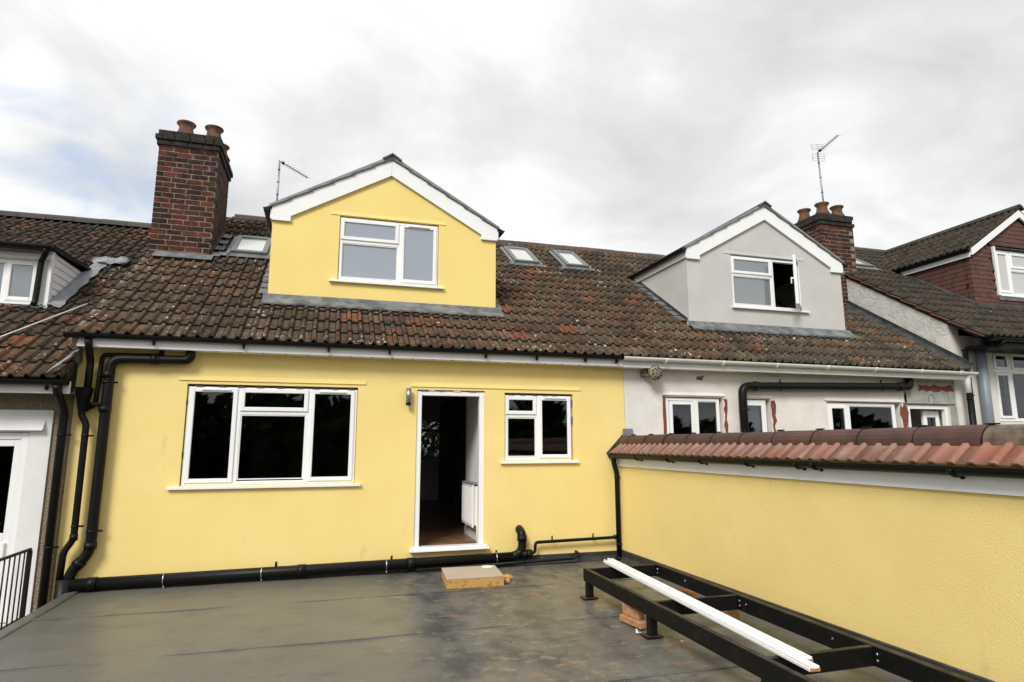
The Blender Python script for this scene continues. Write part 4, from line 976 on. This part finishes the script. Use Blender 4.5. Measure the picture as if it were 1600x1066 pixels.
y = DY3 - .14; zr = 5.70 + (hh3 + .06) * pz3 * .925 + .08
while y < 5.2:
    b = MB(); b.prism([(dc - .15, zr - .09), (dc - .08, zr), (dc, zr + .03), (dc + .08, zr), (dc + .15, zr - .09), (dc + .12, zr - .1), (dc, zr - .01), (dc - .12, zr - .1)], 'y', y, y + .445); b.build('ridge_tile', TILE_D, d3).color = (.05, .042, .036, 1); y += .45
window(h3, 13.575, 15.185, 4.75, 5.745, DY3 + .0, [(13.62, 13.98, 4.80, 5.70, 's'), (14.04, 15.14, 5.36, 5.70, 's'), (14.04, 15.14, 4.80, 5.30, 'f')], mull=[(13.98, 14.04, 4.795, 5.70), (14.04, 15.14, 5.30, 5.36)], pane=GLASS_S, sill=(13.57, 15.2, .06))
MB().box(13.56, 15.2, DY3 - .06, DY3 - .001, 5.762, 5.79, .004).build('head_flashing', LEADD, h3)
MB().box(13.53, 15.2, DY3 - .05, DY3 - .031, 4.62, 4.705, .004).build('lead_apron', LEAD, h3)
MB().box(13.525, 13.57, DY3 - .06, DY3 - .002, 4.72, 5.80, .004).build('window_jamb', WHITE, h3)
b = MB(); v = [Vector((dx0 - .05, DY3 - .06, roofz(DY3 - .06, OFF3) + .06)), Vector((dx0 - .02, DY3 - .06, roofz(DY3 - .06, OFF3) + .10)), Vector((dx0 - .02, ybk3, roofz(ybk3, OFF3) + .10)), Vector((dx0 - .05, ybk3, roofz(ybk3, OFF3) + .06))]
MB()._add(v + [p - Vector((0, 0, .05)) for p in v], [(0, 1, 2, 3), (7, 6, 5, 4), (0, 4, 5, 1), (1, 5, 6, 2), (2, 6, 7, 3), (3, 7, 4, 0)]).build('lead_flashing', LEADD, d3)
MB().box(dx0 - .05, 15.9, DY3 - .10, DY3 - .035, zb3 - .02, zb3 + .04).build('lead_flashing', LEADD, d3)
# rooflight and white patch behind chimney
rooflight(h3, (11.75, 12.3, 4.0, 4.75), OFF3)

CH2 = (10.43, 11.36, 2.20, 3.0)
c2 = chimney(h2, *CH2, 4.62, 6.50, [(10.62, 2.84, .30, .15), (10.72, 2.40, .30, .155), (11.16, 2.42, .28, .15)], show_right=False)
MB().box(CH2[0] - .02, CH2[1] + .03, CH2[2] - .014, CH2[2] - .002, roofz(2.2, OFF3) - .06, roofz(2.2, OFF3) + .04, .002).build('lead_apron', LEAD, h2)

# ================================================================== LEFT HOUSE
h4 = empty('terraced_house', (-4.6, 0, -.5), 'brown pebbledashed house at the left edge with white clad dormer and lower roof', 'house')
OFF4 = -.385; S4 = -.40
H4X0, H4X1 = -6.6, -2.865
shell(h4, H4X0, H4X1, -.5, 2.1, [(-4.3, -3.26, -.30, 1.78)], PEBB, off=OFF4 / CT, zw=2.26)
def deck4():
    b = MB()
    def slab(xa, xb, sa, sb):
        v = [rp3(xa, sa, OFF4 - .004), rp3(xb, sa, OFF4 - .004), rp3(xb, sb, OFF4 - .004), rp3(xa, sb, OFF4 - .004)]
        u = [p - Vector((0, 0, .1)) for p in v]; b._add(v + u, [(0, 1, 2, 3), (7, 6, 5, 4), (0, 4, 5, 1), (1, 5, 6, 2), (2, 6, 7, 3), (3, 7, 4, 0)])
    slab(H4X0, H4X1 + .0, S4 + .17, 1.95); slab(-3.85, H4X1, 1.95, 3.4); slab(H4X0, H4X1, 3.4, 5.97)
    p = rp3(0, 5.97, OFF4); v = [(H4X0, p.y, p.z), (H4X1, p.y, p.z), (H4X1, 9.9, 2.0), (H4X0, 9.9, 2.0)]; u = [(a, c, d - .1) for a, c, d in v]
    b._add(v + u, [(0, 1, 2, 3), (7, 6, 5, 4), (0, 4, 5, 1), (1, 5, 6, 2), (2, 6, 7, 3), (3, 7, 4, 0)]); return b.build('roof', DECK, h4)
roof4 = deck4()
def skip4(xa, xb, sa, sb):
    y0 = EY + sa * CT - OFF4 * ST; y1 = EY + sb * CT - OFF4 * ST
    return xb < -3.74 and y0 > 1.24 and y1 < 2.8
def col4(x, s_):
    t = random.random(); low = s_ < 1.2
    if t < (.30 if low else .06): c = random.choice([(.17, .075, .04), (.14, .07, .04), (.20, .08, .042)])
    elif t < .6: c = (.065, .05, .038) if low else (.045, .036, .03)
    else: c = (.085, .062, .045) if low else (.055, .043, .035)
    return jit(c, .2)
lay_tiles(roof4, ROMAN, -6.465, H4X1, 17, OFF4, skip4, col4, s_start=S4)
pr = rp3(0, 5.93, OFF4); ridge_tiles(roof4, -6.6, -2.87, pr.y, pr.z + .055, RIDGE_W, lambda: jit(random.choice([(.06, .055, .05), (.08, .07, .06)]), .2))
el = rp3(0, S4, OFF4)
MB().box(-6.6, -2.80, el.y + .07, el.y + .095, el.z - .155, el.z - .015, .003).build('fascia', WHITE_D, h4)
MB().box(-6.6, -2.80, el.y + .0955, -.002, el.z - .15, el.z - .135).build('soffit', INNER_D, h4)
gutter(h4, (-6.6, el.y + .0, el.z - .01), (-2.80, el.y + .0, el.z - .01), BLACK, .06)
pipe(h4, 'downpipe', [(-2.90, el.y, el.z - .06), (-2.90, el.y + .03, el.z - .15), (-2.915, -.09, 2.02), (-2.915, -.09, -1.2)], .045, br=.06, collars=[((-2.915, -.09, 1.75), (0, 0, 1)), ((-2.915, -.09, .5), (0, 0, 1))])
MB().box(-3.03, -3.005, el.y + .03, el.y + .0695, el.z - .12, el.z - .07, .004).build('gutter_bracket', BLACK, h4)
# crumpled foil flashing at the eaves corner
b = MB(); vs = []
rnd = random.Random(4)
for i in range(9):
    row = []
    for j in range(5): row.append(b.bm.verts.new(rp3(-3.02 + .15 * j / 4 + .012 * i, S4 + .02 + .55 * i / 8, OFF4 + .055 + rnd.uniform(0, .03) + .03 * j)))
    vs.append(row)
for i in range(8):
    for j in range(4): b.bm.faces.new((vs[i][j], vs[i][j + 1], vs[i + 1][j + 1], vs[i + 1][j])).smooth = True
r_ = bmesh.ops.solidify(b.bm, geom=list(b.bm.faces), thickness=.006); b.build('foil_flashing', SILVERF, h4)
# white painted part of the wall and door
MB().wall(-6.5, -3.045, -1.6, 2.035, -.022, -.0008, [(-4.3, -3.26, -.30, 1.78)]).build('painted_panel', WHITEP, h4)
b = MB(); b.prism([(-.09, 1.80), (-.0225, 1.92), (-.0225, 1.80)], 'x', -6.4, -3.115); b.build('door_hood', WHITEP, h4)
dl = empty('door', (-3.7, 0, -.3)); place(dl, h4, (-3.7, 0, -.3))
b = MB(); b.box(-3.335, -3.262, -.012, .06, -.29, 1.775, .005); b.box(-4.295, -4.22, -.012, .06, -.29, 1.775, .005); b.box(-4.22, -3.335, -.0115, .06, 1.70, 1.775, .005); b.build('frame', WHITE, dl)
b = MB(); b.box(-3.40, -3.336, .0, .05, -.28, 1.70, .005); b.box(-4.22, -4.12, .0, .05, -.28, 1.70, .005); b.box(-4.12, -3.40, .001, .05, 1.62, 1.70, .005); b.box(-4.12, -3.40, .001, .05, -.28, .66, .005); b.build('door_leaf', WHITE, dl)
MB().box(-4.125, -3.395, .02, .036, .655, 1.625).build('pane', GLASS, dl)
MB().box(-3.395, -3.365, -.03, -.0005, .40, .56, .004).build('handle', WHITE, dl)
# clad dormer
yl = 1.235
d4 = empty('dormer', (-4.8, yl, 3.47)); place(d4, h4, (-4.8, yl, 3.47))
W4 = (-6.1, -3.865, 3.545, 4.135)
z4 = roofz(yl, OFF4)
MB().wall(-6.4, -3.725, z4 - .05, 4.285, yl, yl + .1, [W4]).build('front_wall', WHITE_D, d4)
yb4 = EY - OFF4 * ST + (4.245 - EZ - OFF4 * CT) * CT / ST
cst = []
MB().prism([(yl + .101, z4 - .05), (yl + .101, 4.285), (2.92, 4.285), (2.92, roofz(2.92, OFF4) - .03)], 'x', -3.80, -3.745).build('cheek', WHITE_D, d4)
k = 0; z = roofz(yl, OFF4) + .02
while z < 4.26:   # clapboards of the cheek
    ya = max(yl + .045, yl + .05); ye_ = EY - OFF4 * ST + (z + .02 - EZ - OFF4 * CT) * CT / ST
    if True:
        zt_ = min(z + .100, 4.285)
        y_end = EY - OFF4 * ST + (zt_ - .0 - EZ - OFF4 * CT) * CT / ST
        y_end = min(max(y_end, yl + .1), 2.9)
        b = MB(); b._add([(-3.744, yl + .045, z), (-3.728, yl + .045, z), (-3.735, yl + .045, zt_ - .006), (-3.744, yl + .045, zt_ - .006), (-3.744, y_end, z), (-3.728, y_end, z), (-3.735, y_end, zt_ - .006), (-3.744, y_end, zt_ - .006)],
            [(0, 1, 2, 3), (7, 6, 5, 4), (0, 4, 5, 1), (1, 5, 6, 2), (2, 6, 7, 3), (3, 7, 4, 0)]); b.build('clapboard', WHITE, d4)
    z += .104
MB().box(-3.765, -3.716, yl - .012, yl + .044, z4 - .03, 4.284, .004).build('corner_trim', WHITE, d4)
MB().prism([(yl - .18, 4.29), (yl - .18, 4.335), (3.05, 4.42), (3.05, 4.375)], 'x', -6.4, -3.665).build('flat_roof_board', BLACK, d4)
gutter(d4, (-6.4, yl - .20, 4.30), (-3.68, yl - .20, 4.30), BLACK, .055)
MB().box(-6.4, -3.73, yl - .03, yl - .002, 4.15, 4.24, .003).build('fascia', WHITE_D, d4)
pipe(d4, 'downpipe', [(-3.745, yl - .20, 4.27), (-3.745, yl - .18, 4.20), (-3.83, yl - .06, 4.12), (-3.845, yl - .06, 3.56), (-3.85, yl - .09, 3.50)], .036, br=.04)
window(h4, -6.08, -3.875, 3.55, 4.13, yl + .01, [(-4.235, -3.885, 3.565, 4.115, 's'), (-6.05, -4.27, 3.6, 4.09, 'f')], mull=[(-4.27, -4.235, 3.595, 4.085)], pane=GLASS_C, sill=(-6.1, -3.80, .05))
b = MB(); vs = []
for i in range(17):
    row = []
    for j in range(4):
        y_ = yl - .06 + i * .11; row.append(b.bm.verts.new(Vector((-3.715 + .055 * j + .02 * math.sin(i * 1.9) * (j > 2), y_, roofz(y_, OFF4) + .10 - .012 * j + rnd.uniform(-.008, .012)))))
    vs.append(row)
for i in range(16):
    for j in range(3): b.bm.faces.new((vs[i][j], vs[i][j + 1], vs[i + 1][j + 1], vs[i + 1][j])).smooth = True
bmesh.ops.solidify(b.bm, geom=list(b.bm.faces), thickness=.008); b.build('foil_flashing', SILVERF, d4)
b = MB(); vs = []
for i in range(8):
    vs.append([b.bm.verts.new(Vector((-3.80 + .075 * i, 2.72 + .10 * j + .03 * math.sin(i * 2), roofz(2.72 + .10 * j, OFF4) + .085 + rnd.uniform(0, .03)))) for j in range(4)])
for i in range(7):
    for j in range(3): b.bm.faces.new((vs[i][j], vs[i][j + 1], vs[i + 1][j + 1], vs[i + 1][j])).smooth = True
bmesh.ops.solidify(b.bm, geom=list(b.bm.faces), thickness=.008); b.build('foil_flashing', SILVERF, d4)
for i in range(10):
    x = -6.2 + i * .25 if i < 3 else -4.35 + (i - 3) * .1
    inst('mortar_dab', (SOAK), d4, Vector((x, yl - .07, roofz(yl - .07, OFF4) + .055 + .008 * (i % 2))), (TH, .2 * (i % 3 - 1), .3 * (i % 2)), None, (.55, .16, 1.2))

# overhead cable resting on the left roof
P0 = rp3(-3.24, 1.62, OFF4 + .10); P1 = rp3(-3.95, -.05, OFF4 + .12); P2 = Vector((-6.5, -3.4, 2.2))
path = [P0.lerp(P1, t) for t in [i / 8 for i in range(9)]] + [P1.lerp(P2, t) + Vector((0, 0, -.25 * 4 * t * (1 - t) * .3)) for t in [i / 8 for i in range(1, 9)]]
cb_ = MB().tube(path, .008, 6).build('cable', WHITE_D); tag(cb_, 'thin white cable slanting across the lower left roof', 'cable')

# ================================================================== BOUNDARY WALL WITH TILED COPING
bw = empty('boundary_wall', (4.33, -5, -3.19), 'yellow rendered side wall with pink tiled coping and brown ridge tiles', 'wall')
BWY0 = -10.6
MB().box(4.16, 4.50, BWY0, -.003, -3.19, 1.52).build('wall', YEL, bw)
MB().box(4.135, 4.158, BWY0, -.045, 1.312, 1.452, .003).build('fascia', WHITE, bw)
CP = R(36)
b = MB(); b.prism([(4.10, 1.5205), (4.33, 1.66), (4.56, 1.5205)], 'y', BWY0, -.004); b.build('coping_core', DECK, bw)
PINK = tile_mesh('coping_tile', TERRA, roll=.016, rw=.46, sharp=True, L=.36, W=.28, t=.014)
nt_ = int(10.4 / .28)
for i in range(nt_):
    y0 = -.02 - i * .28
    c_ = jit(random.choice([(.32, .155, .115), (.35, .17, .125), (.27, .14, .105), (.36, .145, .095)]), .10)
    # left slope: local x along -y, local y up the slope (+x)
    Mx = Matrix.Translation((4.035, y0, 1.492)) @ Matrix.Rotation(-math.pi / 2, 4, 'Z') @ Matrix.Rotation(CP, 4, 'X')
    inst('tile', PINK, bw, Mx.translation, Mx.to_euler(), c_)
    Mx = Matrix.Translation((4.625, y0 - .28, 1.492)) @ Matrix.Rotation(math.pi / 2, 4, 'Z') @ Matrix.Rotation(CP, 4, 'X')
    inst('tile', PINK, bw, Mx.translation, Mx.to_euler(), c_)
rm = None
for i in range(20):
    y0 = -.03 if i == 0 else -.30 - (i - 1) * .512; col = jit((.085, .036, .025), .12) if i != 11 else (.16, .12, .08)
    if rm is None:
        b = MB(); pr = [(-.125, -.085)] + [(.125 * math.cos(t) * 1.0, -.055 + .125 * math.sin(t)) for t in [R(180 - 18 * k) for k in range(11)]] + [(.125, -.085), (.108, -.085)] + [(.108 * math.cos(t), -.055 + .108 * math.sin(t)) for t in [R(18 * k) for k in range(11)]] + [(-.108, -.085)]
        b.prism([(x, z) for x, z in pr], 'y', -.505, 0); o = b.build('ridge_tile', RIDGEB, bw, (0, 0, 0)); rm = o.data; place(o, bw, (4.315, y0, 1.688)); o.color = (*col, 1); o.scale = (1, .53, 1)
    else: inst('ridge_tile', rm, bw, (4.315 + random.uniform(-.004, .004), y0, 1.688 + random.uniform(-.004, .004)), (random.uniform(-.006, .006), 0, random.uniform(-.006, .006)), col)
    if i:
        b = MB(); b.tube([(4.315 + .129 * math.cos(t), y0 + .006, 1.633 + .129 * math.sin(t)) for t in [R(180 - 15 * k) for k in range(13)]], .0035, 6); b.box(4.295, 4.325, y0 - .04, y0 + .05, 1.762, 1.772, .003); b.build('ridge_clip', BLACK, bw)
gutter(bw, (4.075, BWY0, 1.478), (4.075, .16 - .17, 1.478), BLACK, .055)
for y in (-.85, -1.65, -2.35, -3.15, -3.85, -4.05, -5.3, -6.2, -7.0):
    b = MB(); pts = [(4.075 + .058 * math.cos(t), y, 1.478 + .058 * math.sin(t)) for t in [R(-170 + 14 * k) for k in range(9)]] + [(4.134, y, 1.405)]; b.tube(pts, .012, 6, squash=1.6); b.build('gutter_bracket', BLACK, bw)
# lead at the abutment
MB().prism([(4.00, 1.50), (4.30, 1.80), (4.40, 1.80), (4.40, 1.78), (4.34, 1.70), (4.06, 1.50)], 'y', -.028, -.0035).build('lead_flashing', LEADD, bw)
MB().box(4.27, 4.42, -.08, -.029, 1.74, 1.86, .004).build('lead_saddle', LEAD, bw)
pipe(bw, 'downpipe', [(4.075, -.10, 1.43), (4.075, -.10, 1.36), (4.11, -.12, 1.22), (4.112, -.12, .02)], .036, br=.06, collars=[((4.112, -.12, 1.16), (0, 0, 1)), ((4.112, -.12, .22), (0, 0, 1))])
MB().tube([(4.112, -.12, .0), (4.112, -.12, .05)], .052, 14).build('pipe_shoe', BLACK, bw)

# ================================================================== THINGS ON THE FLAT ROOF
# steel walkway frame
sf = empty('steel_frame', (3.2, -4, 0), 'long low black steel frame on short legs beside the yellow boundary wall', 'steel frame')
fx = lambda x, y: x - .016 * (y + 1.95) * -1   # slight skew
def fpt(x, y): return x + .018 * (y + 1.95)
def fbar(name, xa, ya, xb, yb, w_, z0, z1, m=GUNMETAL, par=None):
    a, b_ = Vector((xa, ya, (z0 + z1) / 2)), Vector((xb, yb, (z0 + z1) / 2)); d = b_ - a; L = d.length; an = math.atan2(d.y, d.x)
    mb = MB(); mb.obox(Matrix.Translation((a + b_) / 2) @ Matrix.Rotation(an, 4, 'Z'), L, w_, z1 - z0, .004); return mb.build(name, m, par or sf)
ZT, ZB, YE = .295, .165, -7.9
XL, XR = 2.80, 3.655
fbar('side_rail', fpt(XL, -1.95), -1.95, fpt(XL, YE), YE, .05, ZB, ZT)
r2 = fbar('side_rail', fpt(XR, -1.95), -1.95, fpt(XR, YE), YE, .012, ZB, ZT)
for z0, z1 in ((ZT - .012, ZT + .0005), (ZB - .0005, ZB + .012)): fbar('rail_flange', fpt(XR + .028, -1.953), -1.953, fpt(XR + .028, YE), YE, .058, z0, z1)
for y in (-1.975, -3.46, -4.94, -6.42, YE):
    fbar('cross_bar', fpt(XL + .026, y), y, fpt(XR - .008, y), y, .045, ZB + .003, ZT - .003)
    for z in (.21, .25):
        MB().tube([(fpt(XR - .0075, y), y - .05, z), (fpt(XR - .018, y), y - .05, z)], .011, 8).build('bolt', GALV, sf)
for y in (-2.03, -3.42, -4.95, -6.4):
    x = fpt(XL, y) + .012
    MB().box(x - .035, x + .035, y - .035, y + .035, .012, ZB - .0005, .003).build('leg', GUNMETAL, sf)
    MB().box(x - .085, x + .075, y - .07, y + .07, .001, .0115, .002).build('foot_plate', GUNMETAL, sf)
for k in range(5): MB().tube([(fpt(XR - .0065, -2.6 - k), -2.6 - k, .24), (fpt(XR - .014, -2.6 - k), -2.6 - k, .24)], .009, 8).build('bolt', GALV, sf)

# white trims lying on the frame
def strip(name, a, b_, w_, h_, z, label, grp):
    e = empty(name, ((a[0] + b_[0]) / 2, (a[1] + b_[1]) / 2, z), label, 'trim strip', grp)
    A, B = Vector((*a, z)), Vector((*b_, z)); d = B - A; an = math.atan2(d.y, d.x); M = Matrix.Translation((A + B) / 2 + Vector((0, 0, h_ / 2))) @ Matrix.Rotation(an, 4, 'Z')
    mb = MB(); mb.obox(M, d.length, w_, h_ * .6, .003); mb.obox(M @ Matrix.Translation((0, -w_ * .3, h_ * .45)), d.length, w_ * .3, h_ * .5, .003); mb.obox(M @ Matrix.Translation((0, w_ * .36, h_ * .4)), d.length, w_ * .2, h_ * .4, .003); mb.build('profile', WHITE, e)
    mb = MB(); mb.obox(M @ Matrix.Translation((d.length / 2 + .0025, 0, 0)), .004, w_ * .9, h_ * .5); mb.build('cut_end', TIMBER, e)
strip('trim_strip', (3.135, -1.78), (2.845, -5.26), .075, .035, ZT + .002, 'longer white trim strip lying across the black steel frame, nearer the camera', 'white trims on the steel frame')
strip('trim_strip', (3.215, -1.70), (2.925, -5.12), .065, .035, ZT + .002, 'shorter white trim strip beside the longer one, nearer the boundary wall', 'white trims on the steel frame')

# timber blocks
def block(x, y, z, sx, sy, sz, rz, label):
    mb = MB(); mb.obox(Matrix.Translation((x, y, z + sz / 2)) @ Matrix.Rotation(R(rz), 4, 'Z'), sx, sy, sz, .006); o = mb.build('timber_block', TIMBER); tag(o, label, 'timber block', 'timber packing under the frame'); return o
block(2.80, -3.06, .001, .10, .33, .058, 8, 'lower flat timber offcut under the near rail beside the black leg')
block(2.815, -3.02, .06, .075, .25, .104, 8, 'upper timber offcut standing on another under the near rail')
block(3.74, -3.18, .001, .17, .10, .062, 5, 'lower timber offcut by the boundary wall, under a paler block')
block(3.745, -3.19, .064, .15, .08, .098, 2, 'upper pale timber offcut by the boundary wall, below a cross bar')
block(3.80, -2.35, .001, .11, .22, .08, 12, 'single timber offcut lying inside the frame near its far end')

# insulation block used as a step
ib = empty('insulation_block', (1.75, -.87, 0), 'orange foam insulation block with beige top lying below the doorway', 'insulation block')
mb = MB(); pts = [(1.412, -1.19), (2.088, -1.20), (2.15, -.54), (1.475, -.52)]
mb.prism(pts, 'z', .001, .104); mb.build('foam_core', FOAM, ib)
mb = MB(); mb.prism([(1.409, -1.193), (2.091, -1.203), (2.153, -.537), (1.472, -.517)], 'z', .1045, .112); mb.build('facing_sheet', CARD, ib)
ld = MB().tube([(2.03, -.63, .1125), (2.03, -.63, .119)], .075, 24).build('plastic_disc', WHITE); tag(ld, 'small white disc lying on the beige insulation block', 'disc')
rnd = random.Random(9)
for i, (x, y, s, lb) in enumerate(((2.21, -.93, .05, 'brown foam crumb just right of the insulation block'), (2.17, -1.06, .03, 'tiny yellow foam scrap at the corner of the insulation block'))):
    mb = MB(); bmesh.ops.create_icosphere(mb.bm, subdivisions=2, radius=s)
    for v in mb.bm.verts: v.co = Vector((v.co.x * 1.3 + x, v.co.y + y, max(.001, v.co.z * .9 + s * .6))) + Vector((rnd.uniform(-1, 1), rnd.uniform(-1, 1), 0)) * s * .25
    tag(mb.build('foam_scrap', FOAM), lb, 'scrap')
for i, (x, y, lb) in enumerate(((2.70, -3.34, 'white plastic clip on the roof beside the black leg'), (2.93, -3.66, 'tiny white scrap on the roof behind the black leg'))):
    mb = MB(); mb.obox(Matrix.Translation((x, y, .014)) @ Matrix.Rotation(.5, 4, 'Z') @ Matrix.Rotation(.3, 4, 'Y'), .06 - .035 * i, .018, .012, .002)
    if not i: mb.obox(Matrix.Translation((x - .01, y + .02, .022)) @ Matrix.Rotation(1.4, 4, 'Z'), .03, .012, .03, .002)
    tag(mb.build('plastic_scrap', WHITE), lb, 'scrap')

# railing on the neighbour's side
rl = empty('railing', (-2.88, -2.3, -.5), 'black iron railing at the lower left edge before the white door', 'railing')
MB().box(-2.89, -2.86, -4.6, -.66, .555, .58, .004).build('top_rail', IRON, rl)
MB().box(-2.887, -2.863, -4.6, -.70, -.115, -.09, .003).build('bottom_rail', IRON, rl)
MB().box(-2.895, -2.855, -.695, -.655, -.9, .5545, .004).build('post', IRON, rl)
y = -.79
while y > -4.6: MB().tube([(-2.875, y, -.0895), (-2.875, y, .5545)], .0075, 8).build('baluster', IRON, rl); y -= .105
kb = MB().box(-2.95, -2.80, -4.6, -.45, -.9, -.16, .01).build('railing_kerb', WHITEP); tag(kb, 'white painted kerb under the black railing', 'kerb')
ps = MB().box(-2.86, -2.80, -.50, -.30, -3.0, .42, .008).build('post', CEMENT); bpy.data.objects.remove(ps)
lb_ = MB().box(-6.6, -2.96, -4.6, -.03, -.75, -.5).build('balcony_floor', CEMENT); lb_['kind'] = 'structure'

# ================================================================== AERIALS
def aerial(name, base, top, tip, label, nel, grid=True):
    e = empty(name, base, label, 'aerial', 'television aerials')
    base, top, tip = Vector(base), Vector(top), Vector(tip)
    MB().tube([base, top], .019, 8).build('mast', ALU, e)
    for t in (.25, .45, .65, .85): p = base.lerp(top, t); MB().tube([p, p + Vector((0, 0, .02))], .024, 8).build('cable_tie', BLACK, e)
    d = (tip - top); du = d.normalized(); st = top - du * .02
    MB().tube([st, tip], .012, 8).build('boom', ALU, e)
    side = du.cross(Vector((0, 0, 1))).normalized(); up = side.cross(du).normalized()
    for k in range(nel):
        p = top.lerp(tip, .22 + .78 * k / (nel - 1)); l = .10 - .035 * k / nel; MB().tube([p - side * l, p + side * l], .004, 5).build('element', ALU, e)
    if grid:
        for sg in (-1, 1):
            b = MB(); c_ = top + du * .03
            for q_ in range(4): o_ = c_ + up * sg * (.05 + .055 * q_) - du * (.012 * q_); b.tube([o_ - side * .15, o_ + side * .15], .004, 5)
            for s_ in (-.15, 0, .15): b.tube([c_ + up * sg * .05 + side * s_, c_ + up * sg * .215 - du * .036 + side * s_], .004, 5)
            b.build('reflector', ALU, e)
    MB().obox(Matrix.Translation(top + du * .10), .06, .06, .05, .008).build('dipole_box', BLACK, e)
aerial('television_aerial', (-1.19, 4.74, 6.2), (-1.18, 4.70, 7.57), (-.63, 5.37, 7.55), 'thin aerial with downward boom behind the roof ridge, left of the yellow dormer', 9, False)
aerial('television_aerial', (11.24, 2.85, 6.75), (11.18, 2.85, 8.62), (11.0, 2.03, 8.63), 'tall aerial with grid reflectors rising from the right chimney', 9)

# ================================================================== trees beyond the terrace and behind the viewpoint
def leaves(mb, c, rx, ry, rz, n, size, rnd):
    for _ in range(n):
        while True:
            p = Vector((rnd.uniform(-1, 1), rnd.uniform(-1, 1), rnd.uniform(-1, 1)))
            if .25 < p.length < 1: break
        q_ = Vector(c) + Vector((p.x * rx, p.y * ry, p.z * rz)); a = Vector((rnd.uniform(-1, 1), rnd.uniform(-1, 1), rnd.uniform(-1, 1))).normalized(); b_ = a.orthogonal().normalized(); s = size * rnd.uniform(.5, 1.2)
        cc = a.cross(b_)
        mb.append((q_ - b_ * s, q_ + cc * s * .5, q_ + b_ * s, q_ - cc * s * .5))
def leafmesh(name, quads, parent=None):
    v = [p for f in quads for p in f]; me = bpy.data.meshes.new(name); me.from_pydata(v, [], [(4 * i, 4 * i + 1, 4 * i + 2, 4 * i + 3) for i in range(len(quads))]); me.materials.append(LEAF)
    o = bpy.data.objects.new(name, me); COL.objects.link(o); place(o, parent, parent and WL[parent.name] * 0 or (0, 0, 0)); return o
rnd = random.Random(21)
tr = empty('garden_tree', (3.6, 12.5, -3.19), 'green leafy tree seen through the far window inside the doorway', 'tree')
MB().tube([(3.6, 12.5, -3.19), (3.65, 12.5, -.8), (3.5, 12.4, 1.2)], [.22, .17, .08], 10).build('trunk', BARK, tr)
qd = []; leaves(qd, (3.6, 12.3, 1.8), 2.4, 1.6, 2.6, 2600, .17, rnd); leafmesh('crown', qd, tr)
qd = []
for i in range(26):
    x = -42 + i * 3.6 + rnd.uniform(-1, 1); y = -27 - rnd.uniform(0, 7); hgt = rnd.uniform(7.5, 11) if x < 14 else rnd.uniform(5.2, 8)
    leaves(qd, (x, y, -3.2 + hgt * .5), 3.2, 2.6, hgt * .5, 800, .75, rnd)
wd = leafmesh('woodland', qd); wd['kind'] = 'stuff'; wd['label'] = 'dark belt of trees mirrored in the window glass'
